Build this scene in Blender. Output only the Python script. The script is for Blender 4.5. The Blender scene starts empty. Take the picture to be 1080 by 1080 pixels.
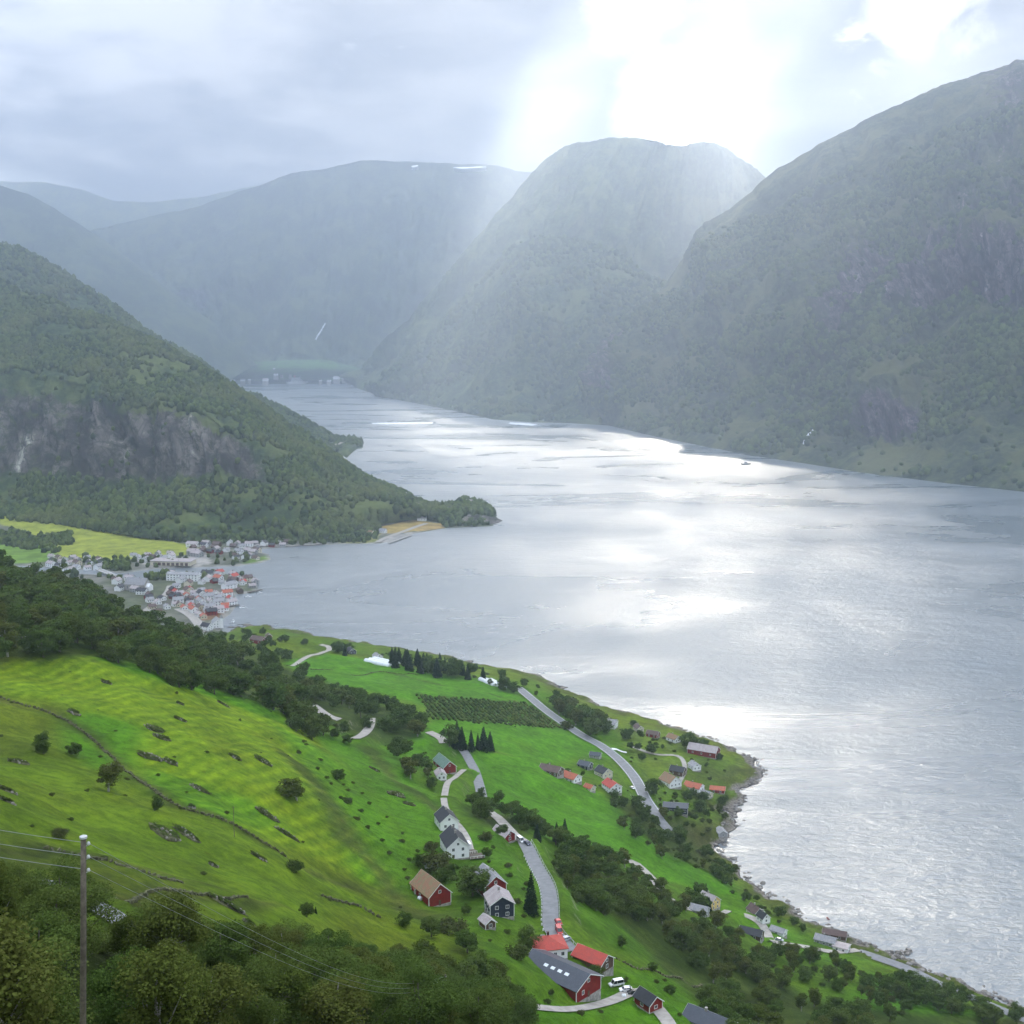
import bpy, bmesh, math, random
import numpy as np
from mathutils import Vector, Matrix
random.seed(7)
RNG = np.random.default_rng(11)
S = bpy.context.scene
R = math.radians
PI = math.pi

# ------------------------------------------------------------------ camera, sky, sun, exposure
F_PX = 1300.0
CAMZ = 350.0
PITCH = math.atan(190 / F_PX)
cam_d = bpy.data.cameras.new("camera")
cam = bpy.data.objects.new("camera", cam_d)
S.collection.objects.link(cam)
cam.location = (0, 0, CAMZ)
cam.rotation_euler = (PI / 2 - PITCH, 0, 0)
cam_d.sensor_width = 36
cam_d.lens = 36 * F_PX / 1080
cam_d.clip_start = 0.5
cam_d.clip_end = 80000
S.camera = cam
S.view_settings.view_transform = 'Standard'
S.view_settings.look = 'None'
S.view_settings.gamma = 1
S.view_settings.exposure = 1.93
S.cycles.volume_bounces = 2
S.cycles.max_bounces = 8
S.cycles.diffuse_bounces = 5
S.cycles.transparent_max_bounces = 4
S.cycles.use_denoising = True
S.cycles.sample_clamp_indirect = 5

SUN_EL, SUN_AZ = R(29), R(9)      # azimuth from +Y towards +X
SUN_DIR = Vector((math.sin(SUN_AZ) * math.cos(SUN_EL), math.cos(SUN_AZ) * math.cos(SUN_EL), math.sin(SUN_EL)))
sd = bpy.data.lights.new("sun", 'SUN')
sd.energy = 5.0
sd.angle = R(1.2)
sd.color = (1.0, 0.91, 0.76)
sun = bpy.data.objects.new("sun", sd)
S.collection.objects.link(sun)
sun.rotation_euler = (-SUN_DIR).to_track_quat('-Z', 'Y').to_euler()


class NT:
    """tiny node-tree helper"""
    def __init__(s, tree):
        s.t = tree
        tree.nodes.clear()

    def n(s, typ, _in=None, **kw):
        nd = s.t.nodes.new(typ)
        for k, v in kw.items():
            setattr(nd, k, v)
        if _in:
            for k, v in _in.items():
                sk = nd.inputs[k]
                if hasattr(v, 'is_output'):
                    s.t.links.new(v, sk)
                else:
                    sk.default_value = v
        return nd

    def math(s, op, a, b=0.0, clamp=False):
        return s.n('ShaderNodeMath', {0: a, 1: b}, operation=op, use_clamp=clamp).outputs[0]

    def mix(s, fac, a, b, bt='MIX'):
        nd = s.n('ShaderNodeMix', data_type='RGBA', blend_type=bt)
        for k, v in ((0, fac), (6, a), (7, b)):
            if hasattr(v, 'is_output'):
                s.t.links.new(v, nd.inputs[k])
            elif k == 0:
                nd.inputs[k].default_value = v
            else:
                nd.inputs[k].default_value = (v[0], v[1], v[2], 1)
        return nd.outputs[2]

    def noise(s, vec, scale, detail=6, rough=0.55, dist=0.0):
        d = {'Scale': scale, 'Detail': detail, 'Roughness': rough, 'Distortion': dist}
        if vec is not None:
            d['Vector'] = vec
        return s.n('ShaderNodeTexNoise', d).outputs[0]

    def ramp(s, fac, lo, hi):
        return s.n('ShaderNodeMapRange', {0: fac, 1: lo, 2: hi, 3: 0.0, 4: 1.0}, interpolation_type='SMOOTHSTEP').outputs[0]


HAZE = 1.12e-4
world = bpy.data.worlds.new("World")
S.world = world
world.use_nodes = True
w = NT(world.node_tree)
sky = w.n('ShaderNodeTexSky', sky_type='NISHITA', sun_disc=False, sun_elevation=SUN_EL, sun_rotation=SUN_AZ,
          altitude=300, air_density=1.0, dust_density=1.5, ozone_density=1.0)
tc = w.n('ShaderNodeTexCoord').outputs['Generated']
sep = w.n('ShaderNodeSeparateXYZ', {0: tc})
zz = w.math('MAXIMUM', sep.outputs[2], 0.0)
den = w.math('ADD', zz, 0.16)
cx = w.math('DIVIDE', sep.outputs[0], den)
cy = w.math('DIVIDE', sep.outputs[1], den)
cvec = w.n('ShaderNodeCombineXYZ', {0: cx, 1: cy, 2: zz}).outputs[0]
n1 = w.noise(cvec, 1.15, 8, 0.56, 0.25)
n2 = w.noise(cvec, 3.4, 7, 0.6, 0.35)
nn = w.math('ADD', w.math('MULTIPLY', n1, 0.62), w.math('MULTIPLY', n2, 0.38))
sdot = w.n('ShaderNodeVectorMath', {0: tc, 1: tuple(SUN_DIR)}, operation='DOT_PRODUCT').outputs['Value']
glow = w.ramp(sdot, 0.80, 1.0)
lit = w.ramp(w.math('ADD', nn, w.math('MULTIPLY', glow, 0.06)), 0.44, 0.64)
dark = w.mix(glow, (1.25, 1.45, 1.80), (1.0, 1.05, 1.12))
bright = w.mix(glow, (3.1, 3.25, 3.5), (1.7, 1.7, 1.68))
cloud = w.mix(lit, dark, bright)
cover = w.ramp(nn, 0.30, 0.42)
dome = w.math('ADD', .38, w.math('MULTIPLY', zz, 3.4))
cloud = w.mix(1, cloud, w.n('ShaderNodeCombineXYZ', {0: dome, 1: dome, 2: dome}).outputs[0], 'MULTIPLY')
skyc = w.mix(cover, sky.outputs[0], cloud)
# bright ragged puffs: over the middle summit and near the zenith glare
for (vx, vy, vz_, c0, c1) in ((.124, .986, .176, .9978, .99985), (.085, .965, .246, .9982, .99990), (.30, .925, .235, .9975, .9998)):
    L_ = (vx * vx + vy * vy + vz_ * vz_) ** .5
    dd = w.n('ShaderNodeVectorMath', {0: tc, 1: (vx / L_, vy / L_, vz_ / L_)}, operation='DOT_PRODUCT').outputs['Value']
    pf = w.math('MULTIPLY', w.ramp(dd, c0, c1), 1.0)
    pn = w.noise(tc, 17.0, 8, .62, .7)
    pf = w.ramp(w.math('ADD', w.math('MULTIPLY', pf, .42), pn), .68, .86)
    skyc = w.mix(w.math('MULTIPLY', pf, .9), skyc, (3.6, 3.55, 3.4))
bg = w.n('ShaderNodeBackground', {'Color': skyc, 'Strength': 0.09})
w.n('ShaderNodeOutputWorld', {0: bg.outputs[0]})

# ------------------------------------------------------------------ projection helpers
SP, CP = math.sin(PITCH), math.cos(PITCH)


def ray(px, py):
    a, b, c = px - 540.0, 540.0 - py, F_PX
    dx, dy, dz = a, b * SP + c * CP, b * CP - c * SP
    return dx / dy, dz / dy            # per metre of Y


def at(px, py, Y=None, z=None):
    rx, rz = ray(px, py)
    if Y is None:
        Y = (z - CAMZ) / rz
    return Vector((rx * Y, Y, CAMZ + rz * Y))


def project(X, Y, Z):
    zc = Z - CAMZ
    dep = Y * CP - zc * SP
    up = Y * SP + zc * CP
    dep = np.maximum(dep, 1e-3)
    return 540 + F_PX * X / dep, 540 - F_PX * up / dep


# ------------------------------------------------------------------ numpy noise
def _hash(ix, iy, seed):
    h = (ix.astype(np.int64) * 374761393 + iy.astype(np.int64) * 668265263 + seed * 1442695041) & 0x7fffffff
    h = ((h ^ (h >> 13)) * 1274126177) & 0x7fffffff
    return ((h ^ (h >> 16)) & 0xffff) / 65535.0


def vnoise(x, y, seed=0):
    x = np.asarray(x, float); y = np.asarray(y, float)
    ix, iy = np.floor(x), np.floor(y)
    fx, fy = x - ix, y - iy
    fx = fx * fx * fx * (fx * (fx * 6 - 15) + 10); fy = fy * fy * fy * (fy * (fy * 6 - 15) + 10)
    a = _hash(ix, iy, seed); b = _hash(ix + 1, iy, seed); c = _hash(ix, iy + 1, seed); d = _hash(ix + 1, iy + 1, seed)
    return (a + (b - a) * fx + (c - a) * fy + (a - b - c + d) * fx * fy) * 2 - 1


def fbm(x, y, octv=5, seed=0, gain=0.5):
    s = 0; a = 1.0; f = 1.0
    for i in range(octv):
        s = s + a * vnoise(x * f + i * 17.3, y * f - i * 9.1, seed + i)
        a *= gain; f *= 2.03
    return s


def inpoly(u, v, poly):
    u = np.asarray(u, float); v = np.asarray(v, float)
    r = np.zeros(u.shape, bool)
    n = len(poly)
    for i in range(n):
        x1, y1 = poly[i]; x2, y2 = poly[(i + 1) % n]
        if y1 == y2:
            continue
        c = ((y1 > v) != (y2 > v)) & (u < (x2 - x1) * (v - y1) / (y2 - y1) + x1)
        r ^= c
    return r


def seg_dist(X, Y, pts):
    """distance to a polyline, and the arc parameter of the nearest spot"""
    best = np.full(X.shape, 1e9); par = np.zeros(X.shape)
    acc = 0.0
    for (a, b) in zip(pts[:-1], pts[1:]):
        ax, ay, bx, by = a[0], a[1], b[0], b[1]
        L = math.hypot(bx - ax, by - ay) + 1e-9
        t = np.clip(((X - ax) * (bx - ax) + (Y - ay) * (by - ay)) / L / L, 0, 1)
        d = np.hypot(X - ax - t * (bx - ax), Y - ay - t * (by - ay))
        m = d < best
        best = np.where(m, d, best); par = np.where(m, acc + t * L, par)
        acc += L
    return best, par


# ------------------------------------------------------------------ objects and names
def tag(o, label=None, cat=None, group=None, kind=None):
    if label: o['label'] = label
    if cat: o['category'] = cat
    if group: o['group'] = group
    if kind: o['kind'] = kind
    return o


def link(o, parent=None):
    S.collection.objects.link(o)
    if parent is not None:
        o.parent = parent
    return o


def empty(name, loc=(0, 0, 0), rz=0.0, label=None, cat=None, group=None):
    o = bpy.data.objects.new(name, None)
    o.location = loc; o.rotation_euler = (0, 0, rz)
    link(o)
    return tag(o, label, cat, group)


def np_mesh(name, co, faces, mat=None, smooth=False, mats=None, midx=None):
    """faces: int array (n,3) or (n,4)"""
    me = bpy.data.meshes.new(name)
    co = np.asarray(co, np.float32); faces = np.asarray(faces, np.int32)
    k = faces.shape[1]
    me.vertices.add(len(co)); me.vertices.foreach_set('co', co.ravel())
    me.loops.add(faces.size); me.loops.foreach_set('vertex_index', faces.ravel())
    me.polygons.add(len(faces))
    me.polygons.foreach_set('loop_start', np.arange(len(faces), dtype=np.int32) * k)
    me.polygons.foreach_set('loop_total', np.full(len(faces), k, np.int32))
    if smooth:
        me.polygons.foreach_set('use_smooth', np.ones(len(faces), bool))
    for m in (mats or ([mat] if mat else [])):
        me.materials.append(m)
    if midx is not None:
        me.polygons.foreach_set('material_index', np.asarray(midx, np.int32))
    me.update(calc_edges=True)
    return me


def grid_faces(nu, nv):
    i, j = np.meshgrid(np.arange(nu - 1), np.arange(nv - 1), indexing='ij')
    a = (i * nv + j).ravel()
    return np.stack([a, a + nv, a + nv + 1, a + 1], 1)


def vcol(me, name, col):
    at_ = me.attributes.new(name, 'FLOAT_COLOR', 'POINT')
    c = np.ones((len(me.vertices), 4), np.float32); c[:, :3] = col
    at_.data.foreach_set('color', c.ravel())


def vval(me, name, val):
    at_ = me.attributes.new(name, 'FLOAT', 'POINT')
    at_.data.foreach_set('value', np.asarray(val, np.float32).ravel())


class MB:
    """collects plain shapes into one mesh"""
    def __init__(s):
        s.v = []; s.f = []

    def poly(s, pts):
        k = len(s.v); s.v += [tuple(p) for p in pts]; s.f.append(tuple(range(k, k + len(pts))))

    def box(s, cx, cy, cz, sx, sy, sz, rz=0.0, taper=1.0):
        k = len(s.v); c, q = math.cos(rz), math.sin(rz)
        for dz in (-1, 1):
            t = taper if dz > 0 else 1.0
            for dx, dy in ((-1, -1), (1, -1), (1, 1), (-1, 1)):
                x, y = dx * sx / 2 * t, dy * sy / 2 * t
                s.v.append((cx + x * c - y * q, cy + x * q + y * c, cz + dz * sz / 2))
        for f in ((0, 3, 2, 1), (4, 5, 6, 7), (0, 1, 5, 4), (1, 2, 6, 5), (2, 3, 7, 6), (3, 0, 4, 7)):
            s.f.append(tuple(k + i for i in f))
        return s

    def tube(s, pts, rads, n=8, cap=True):
        pts = [Vector(p) for p in pts]; k0 = len(s.v)
        for i, p in enumerate(pts):
            d = (pts[min(i + 1, len(pts) - 1)] - pts[max(i - 1, 0)]).normalized()
            u = d.orthogonal().normalized() if i == 0 else (u - d * u.dot(d)).normalized()
            vv = d.cross(u)
            for j in range(n):
                a = 2 * PI * j / n
                s.v.append(tuple(p + (u * math.cos(a) + vv * math.sin(a)) * rads[i]))
        for i in range(len(pts) - 1):
            for j in range(n):
                a = k0 + i * n + j; b = k0 + i * n + (j + 1) % n
                s.f.append((a, b, b + n, a + n))
        if cap:
            s.f.append(tuple(k0 + j for j in reversed(range(n))))
            s.f.append(tuple(k0 + (len(pts) - 1) * n + j for j in range(n)))
        return s

    def prism(s, prof, y0, y1):
        """profile in x,z extruded along y"""
        k = len(s.v); n = len(prof)
        s.v += [(x, y0, z) for x, z in prof] + [(x, y1, z) for x, z in prof]
        s.f.append(tuple(k + i for i in range(n)))
        s.f.append(tuple(k + n + i for i in reversed(range(n))))
        for i in range(n):
            j = (i + 1) % n
            s.f.append((k + j, k + i, k + n + i, k + n + j))
        return s

    def mesh(s, name, mat, smooth=False):
        me = bpy.data.meshes.new(name)
        me.from_pydata(s.v, [], s.f)
        me.materials.append(mat)
        if smooth:
            me.polygons.foreach_set('use_smooth', np.ones(len(me.polygons), bool))
        me.update()
        return me

    def build(s, name, mat, parent=None, smooth=False):
        return link(bpy.data.objects.new(name, s.mesh(name, mat, smooth)), parent)


# ------------------------------------------------------------------ materials
def new_mat(name):
    m = bpy.data.materials.new(name); m.use_nodes = True
    return m, NT(m.node_tree)


def simple(name, col, rough=0.7, metal=0.0, var=0.12, scale=1.5, spec=0.3):
    m, t = new_mat(name)
    oc = t.n('ShaderNodeTexCoord').outputs['Object']
    nz = t.noise(oc, scale, 6, 0.6)
    c = t.mix(t.ramp(nz, 0.3, 0.7), tuple(v * (1 - var) for v in col), tuple(min(1, v * (1 + var)) for v in col))
    b = t.n('ShaderNodeBsdfPrincipled', {'Base Color': c, 'Roughness': rough, 'Metallic': metal, 'Specular IOR Level': spec})
    t.n('ShaderNodeOutputMaterial', {0: b.outputs[0]})
    return m


def boards(name, col, var=0.25):
    """painted or stained boards, weathered"""
    m, t = new_mat(name)
    oc = t.n('ShaderNodeTexCoord').outputs['Object']
    wv = t.n('ShaderNodeTexWave', {'Vector': oc, 'Scale': 1.6, 'Distortion': 0.4, 'Detail': 1.0}, bands_direction='DIAGONAL').outputs[1]
    nz = t.noise(oc, 0.9, 6, 0.65)
    c = t.mix(t.ramp(nz, 0.3, 0.75), tuple(v * (1 - var) for v in col), tuple(min(1, v * (1 + var * .6)) for v in col))
    c = t.mix(t.math('MULTIPLY', t.ramp(wv, 0.0, 0.12), 1.0), tuple(v * .7 for v in col), c)
    b = t.n('ShaderNodeBsdfPrincipled', {'Base Color': c, 'Roughness': 0.75, 'Specular IOR Level': 0.25})
    t.n('ShaderNodeOutputMaterial', {0: b.outputs[0]})
    return m


def roofing(name, col, col2=None, rough=0.6):
    m, t = new_mat(name)
    oc = t.n('ShaderNodeTexCoord').outputs['Object']
    col2 = col2 or tuple(v * .7 for v in col)
    nz = t.noise(oc, 0.6, 7, 0.65)
    br = t.n('ShaderNodeTexBrick', {'Vector': oc, 'Scale': 1.0, 'Color1': (1, 1, 1, 1), 'Color2': (.82, .82, .82, 1), 'Mortar': (.55, .55, .55, 1),
                                    'Brick Width': .35, 'Row Height': .4, 'Mortar Size': .03}).outputs[0]
    c = t.mix(t.ramp(nz, 0.35, 0.68), col, col2)
    c = t.mix(0.8, c, br, 'MULTIPLY')
    b = t.n('ShaderNodeBsdfPrincipled', {'Base Color': c, 'Roughness': rough, 'Specular IOR Level': 0.35})
    t.n('ShaderNodeOutputMaterial', {0: b.outputs[0]})
    return m


def foliage(name, c1, c2, c3, trans=0.25, clump=0.35):
    m, t = new_mat(name)
    oc = t.n('ShaderNodeTexCoord').outputs['Object']
    oi = t.n('ShaderNodeObjectInfo').outputs['Random']
    g = t.n('ShaderNodeNewGeometry').outputs['Random Per Island']
    nz = t.noise(oc, clump, 4, 0.6)
    c = t.mix(t.ramp(nz, 0.35, 0.65), c1, c2)
    c = t.mix(t.math('MULTIPLY', oi, 0.7), c, c3)
    c = t.mix(t.math('MULTIPLY', g, 0.5), c, tuple(v * 1.5 for v in c2))
    d = t.n('ShaderNodeBsdfDiffuse', {'Color': c})
    tr = t.n('ShaderNodeBsdfTranslucent', {'Color': t.mix(0.5, c, tuple(v * 1.6 for v in c2))})
    mx = t.n('ShaderNodeMixShader', {0: trans, 1: d.outputs[0], 2: tr.outputs[0]})
    t.n('ShaderNodeOutputMaterial', {0: mx.outputs[0]})
    return m


M = {}
M['leaf'] = foliage('dark_leaves', (.023, .046, .012), (.072, .116, .024), (.110, .122, .032))
M['leaf_olive'] = foliage('olive_leaves', (.034, .056, .012), (.085, .112, .022), (.110, .105, .030))
M['needle'] = foliage('spruce_needles', (.010, .024, .014), (.018, .036, .018), (.014, .026, .012), 0.1)
M['bushleaf'] = foliage('bush_leaves', (.032, .058, .014), (.070, .100, .024), (.085, .070, .032))
M['bark'] = simple('bark', (.10, .085, .07), .9, scale=3)
M['birch_bark'] = simple('birch_bark', (.34, .32, .29), .8, scale=5, var=.35)
M['asphalt'] = simple('asphalt', (.20, .20, .20), .85, scale=.4, var=.15)
M['gravel'] = simple('pale_gravel', (.34, .31, .27), .95, scale=.3, var=.2)
M['roadwhite'] = simple('road_paint', (.7, .7, .68), .7)
M['white'] = boards('white_boards', (.86, .86, .84), .05)
M['cream'] = boards('cream_boards', (.66, .60, .45), .1)
M['yellow'] = boards('yellow_boards', (.70, .52, .17), .1)
M['red'] = boards('red_boards', (.23, .020, .016), .3)
M['navy'] = boards('navy_boards', (.030, .038, .060), .25)
M['brown'] = boards('brown_boards', (.12, .07, .045), .3)
M['grey'] = boards('grey_boards', (.36, .36, .35), .2)
M['stone'] = simple('masonry', (.32, .30, .27), .9, scale=.8, var=.35)
M['r_black'] = roofing('black_slate', (.022, .023, .027), (.035, .036, .042), .5)
M['r_grey'] = roofing('grey_slate', (.26, .26, .27), (.38, .36, .35))
M['r_red'] = roofing('red_tiles', (.52, .07, .045), (.40, .07, .05))
M['r_orange'] = roofing('orange_tiles', (.52, .13, .055), (.36, .11, .07))
M['r_brown'] = roofing('brown_tiles', (.10, .062, .05), (.15, .09, .075))
M['r_green'] = roofing('green_sheet', (.12, .20, .15), (.17, .25, .20))
M['r_moss'] = roofing('mossy_sheet', (.25, .20, .10), (.34, .15, .09))
M['r_rose'] = roofing('rose_slate', (.46, .40, .385), (.36, .30, .29))
M['r_dark'] = roofing('dark_blue_sheet', (.060, .068, .085), (.075, .082, .10), .45)
M['trim'] = simple('white_trim', (.78, .78, .76), .6, var=.04)
M['glass'] = simple('window_glass', (.02, .025, .03), .08, spec=.6)
M['metal'] = simple('galvanised_steel', (.42, .43, .44), .45, .7)
M['wood'] = simple('weathered_wood', (.12, .10, .075), .85, scale=4, var=.3)
M['rock'] = simple('shore_rock', (.21, .19, .165), .9, scale=.5, var=.45)
M['porcelain'] = simple('porcelain', (.5, .5, .48), .2)
M['wire'] = simple('wire', (.30, .31, .32), .4, .6)
M['plastic'] = simple('white_film', (.72, .74, .74), .35)
M['tyre'] = simple('rubber', (.02, .02, .02), .9)

# ------------------------------------------------------------------ the near hillside
SHORE_PX = [(1180, 1120), (1120, 1084), (1080, 1064), (1030, 1045), (990, 1032), (950, 1012), (925, 1003), (900, 992), (850, 969), (818, 947), (790, 930),
            (772, 908), (757, 893), (765, 879), (777, 866), (764, 858), (783, 845), (780, 836), (798, 822), (805, 812), (795, 801),
            (772, 789), (745, 777), (700, 762), (650, 748), (600, 728), (560, 711), (500, 699), (440, 687), (390, 680), (340, 672), (300, 664), (262, 659), (240, 664)]
shore_xy = [at(x, y, z=0) for x, y in SHORE_PX]
shore_xy = [(p.x, p.y) for p in shore_xy]
CP3 = []


def cz(x, y, z): CP3.append(tuple(at(x, y, z=z)))
def cY(x, y, Y): CP3.append(tuple(at(x, y, Y=Y)))


for i, (x, y) in enumerate(shore_xy):
    CP3.append((x, y, 0.0))
    a = Vector(shore_xy[max(i - 2, 0)]); b = Vector(shore_xy[min(i + 2, len(shore_xy) - 1)])
    nrm = Vector(((b - a).y, -(b - a).x)).normalized()
    if i % 2 == 0:
        CP3.append((x + nrm.x * 40, y + nrm.y * 40, -14.0))
    if i % 4 == 0:
        CP3.append((x + nrm.x * 160, y + nrm.y * 160, -50.0))
for q in [(560, 737, 25), (600, 767, 25), (640, 789, 24), (668, 812, 23), (688, 848, 24), (705, 795, 13), (740, 822, 9), (760, 802, 9),
          (785, 815, 5), (720, 855, 14), (750, 872, 8), (700, 885, 22), (740, 908, 12), (640, 822, 30), (600, 815, 37), (600, 862, 50),
          (560, 800, 54), (520, 762, 52), (480, 724, 42), (430, 714, 45), (380, 704, 48), (330, 693, 52), (275, 676, 34), (300, 704, 66),
          (700, 925, 33), (650, 905, 55), (755, 952, 22), (800, 972, 13), (850, 990, 11), (900, 1005, 7), (945, 1022, 6), (1000, 1045, 7),
          (1060, 1075, 5), (820, 1012, 32), (760, 1000, 50), (700, 980, 72), (900, 1050, 30), (960, 1060, 20), (850, 1060, 50), (760, 1060, 80),
          (690, 776, 14), (640, 764, 14), (500, 800, 66), (540, 840, 70), (660, 850, 32), (650, 880, 42), (720, 800, 12)]:
    cz(*q)
for q in [(470, 812, 735), (390, 768, 780), (340, 748, 790), (450, 768, 850), (472, 872, 530), (480, 902, 478), (465, 952, 430), (530, 962, 408),
          (552, 885, 545), (575, 932, 455), (590, 982, 410), (605, 1035, 380), (660, 1042, 390), (690, 1062, 380), (650, 975, 455), (615, 905, 570),
          (420, 800, 660),
          (100, 690, 560), (0, 690, 520), (200, 720, 600), (290, 745, 640), (330, 770, 640), (100, 800, 405), (0, 800, 375), (200, 800, 435),
          (300, 800, 505), (350, 850, 465), (400, 850, 530), (430, 900, 470), (100, 850, 325), (200, 880, 335), (300, 900, 365),
          (400, 950, 395), (0, 870, 265), (100, 920, 245), (200, 940, 270), (300, 960, 295), (0, 950, 165), (100, 968, 178), (200, 992, 212),
          (300, 1005, 240), (400, 1005, 325), (480, 1005, 350), (540, 1012, 362), (450, 1055, 255), (540, 1075, 300), (600, 1085, 330),
          (300, 1065, 150), (200, 1065, 108), (100, 1085, 60), (0, 1078, 47),
          (0, 650, 640), (0, 615, 780), (60, 648, 700), (100, 662, 740), (150, 686, 760), (200, 706, 785), (250, 722, 800), (300, 738, 805),
          (350, 750, 825), (0, 597, 900), (60, 617, 880), (110, 640, 870), (160, 660, 880), (215, 679, 890), (250, 694, 880)]:
    cY(*q)
CP3 += [(0, 0, 348.2), (-16, 24, 335), (50, 60, 290), (20, 130, 255), (80, 160, 222), (110, 250, 172), (200, 300, 100), (20, 230, 205), (250, 450, 40), (170, 400, 88), (300, 400, 40), (-60, 0, 349), (-120, 100, 335),
        (-200, 200, 318), (-400, 400, 300), (-600, 700, 290), (-600, 880, 230), (-334, 1060, 62), (-250, 1170, 44), (-500, 1080, 70), (-500, 1300, 8),
        (-350, 1300, 6), (-270, 1400, 5), (-800, 1300, 12), (-800, 1000, 130), (60, -60, 350), (-100, -60, 365), (160, 0, 270), (260, 180, 90), (250, 330, 30), (170, 240, 150)]
P = np.array(CP3)


def tps_fit(P, lam=25.0):
    n = len(P); sc = 1000.0
    X = P[:, :2] / sc
    d2 = ((X[:, None] - X[None]) ** 2).sum(2)
    K = np.where(d2 > 0, 0.5 * d2 * np.log(d2 + 1e-12), 0)
    A = np.zeros((n + 3, n + 3)); A[:n, :n] = K + np.eye(n) * lam * 1e-6
    A[:n, n] = 1; A[:n, n + 1:] = X; A[n, :n] = 1; A[n + 1:, :n] = X.T
    return X, np.linalg.solve(A, np.r_[P[:, 2], 0, 0, 0]), sc


tX, tW, tS = tps_fit(P)


def tps(X, Y):
    sh = X.shape; x = X.ravel() / tS; y = Y.ravel() / tS
    out = tW[-3] + tW[-2] * x + tW[-1] * y
    for i in range(len(tX)):
        d2 = (x - tX[i, 0]) ** 2 + (y - tX[i, 1]) ** 2
        out += tW[i] * 0.5 * d2 * np.log(d2 + 1e-12)
    return out.reshape(sh)


GS = 3.0
GX = np.arange(-760, 420, GS); GY = np.arange(-40, 1520, GS)
XX, YY = np.meshgrid(GX, GY, indexing='ij')
ZZ = tps(XX, YY)
rough = np.clip(ZZ / 40, 0, 1) * np.clip((YY) / 60, 0, 1)
ZZ += rough * (3.6 * fbm(XX / 90, YY / 90, 4, 5) + 1.3 * fbm(XX / 26, YY / 26, 3, 9) + .22 * fbm(XX / 9, YY / 9, 2, 10))
ZZ += np.clip(1 - np.abs(ZZ) / 9, 0, 1) * 2.4 * fbm(XX / 14, YY / 14, 4, 15)
ZZ += 0.22 * fbm(XX / 6, YY / 6, 2, 19) * np.clip(YY / 60, .2, 1)


ZZ = np.maximum(ZZ, -55.0)


def zat(x, y):
    fx = (x - GX[0]) / GS; fy = (y - GY[0]) / GS
    if fx < 0 or fy < 0 or fx >= len(GX) - 1.001 or fy >= len(GY) - 1.001:
        return -50.0
    i, j = int(fx), int(fy); u, v = fx - i, fy - j
    a, b, c, d = ZZ[i, j], ZZ[i + 1, j], ZZ[i, j + 1], ZZ[i + 1, j + 1]
    return float(a * (1 - u) * (1 - v) + b * u * (1 - v) + c * (1 - u) * v + d * u * v)


def hit(px, py, y0=24.0):
    """where the sight line through a pixel meets the near hillside"""
    rx, rz = ray(px, py)
    Ys = np.arange(y0, 1500, 1.5)
    fx = (rx * Ys - GX[0]) / GS; fy = (Ys - GY[0]) / GS
    ok = (fx >= 0) & (fy >= 0) & (fx < len(GX) - 1) & (fy < len(GY) - 1)
    zi = np.full(Ys.shape, -60.0)
    zi[ok] = ZZ[fx[ok].astype(int), fy[ok].astype(int)]
    below = np.nonzero(zi > CAMZ + rz * Ys)[0]
    if len(below) == 0:
        return None
    Y = Ys[below[0]]
    lo, hi = Y - 3, Y + 1.5
    for _ in range(14):
        m = (lo + hi) / 2
        if zat(rx * m, m) > CAMZ + rz * m: hi = m
        else: lo = m
    return Vector((rx * hi, hi, zat(rx * hi, hi)))


def smooth_line(pts, step=5.0, it=3):
    pts = [Vector(p) for p in pts]
    for _ in range(it):
        q = [pts[0]]
        for a, b in zip(pts[:-1], pts[1:]):
            q += [a.lerp(b, .25), a.lerp(b, .75)]
        q.append(pts[-1]); pts = q
    out = [pts[0].copy()]; acc = 0
    for a, b in zip(pts[:-1], pts[1:]):
        L = (b - a).length
        while L > 0 and acc + L >= step:
            t = (step - acc) / L
            a = a.lerp(b, t); out.append(a.copy()); L = (b - a).length; acc = 0
        acc += L
    out.append(pts[-1].copy())
    return out


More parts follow.
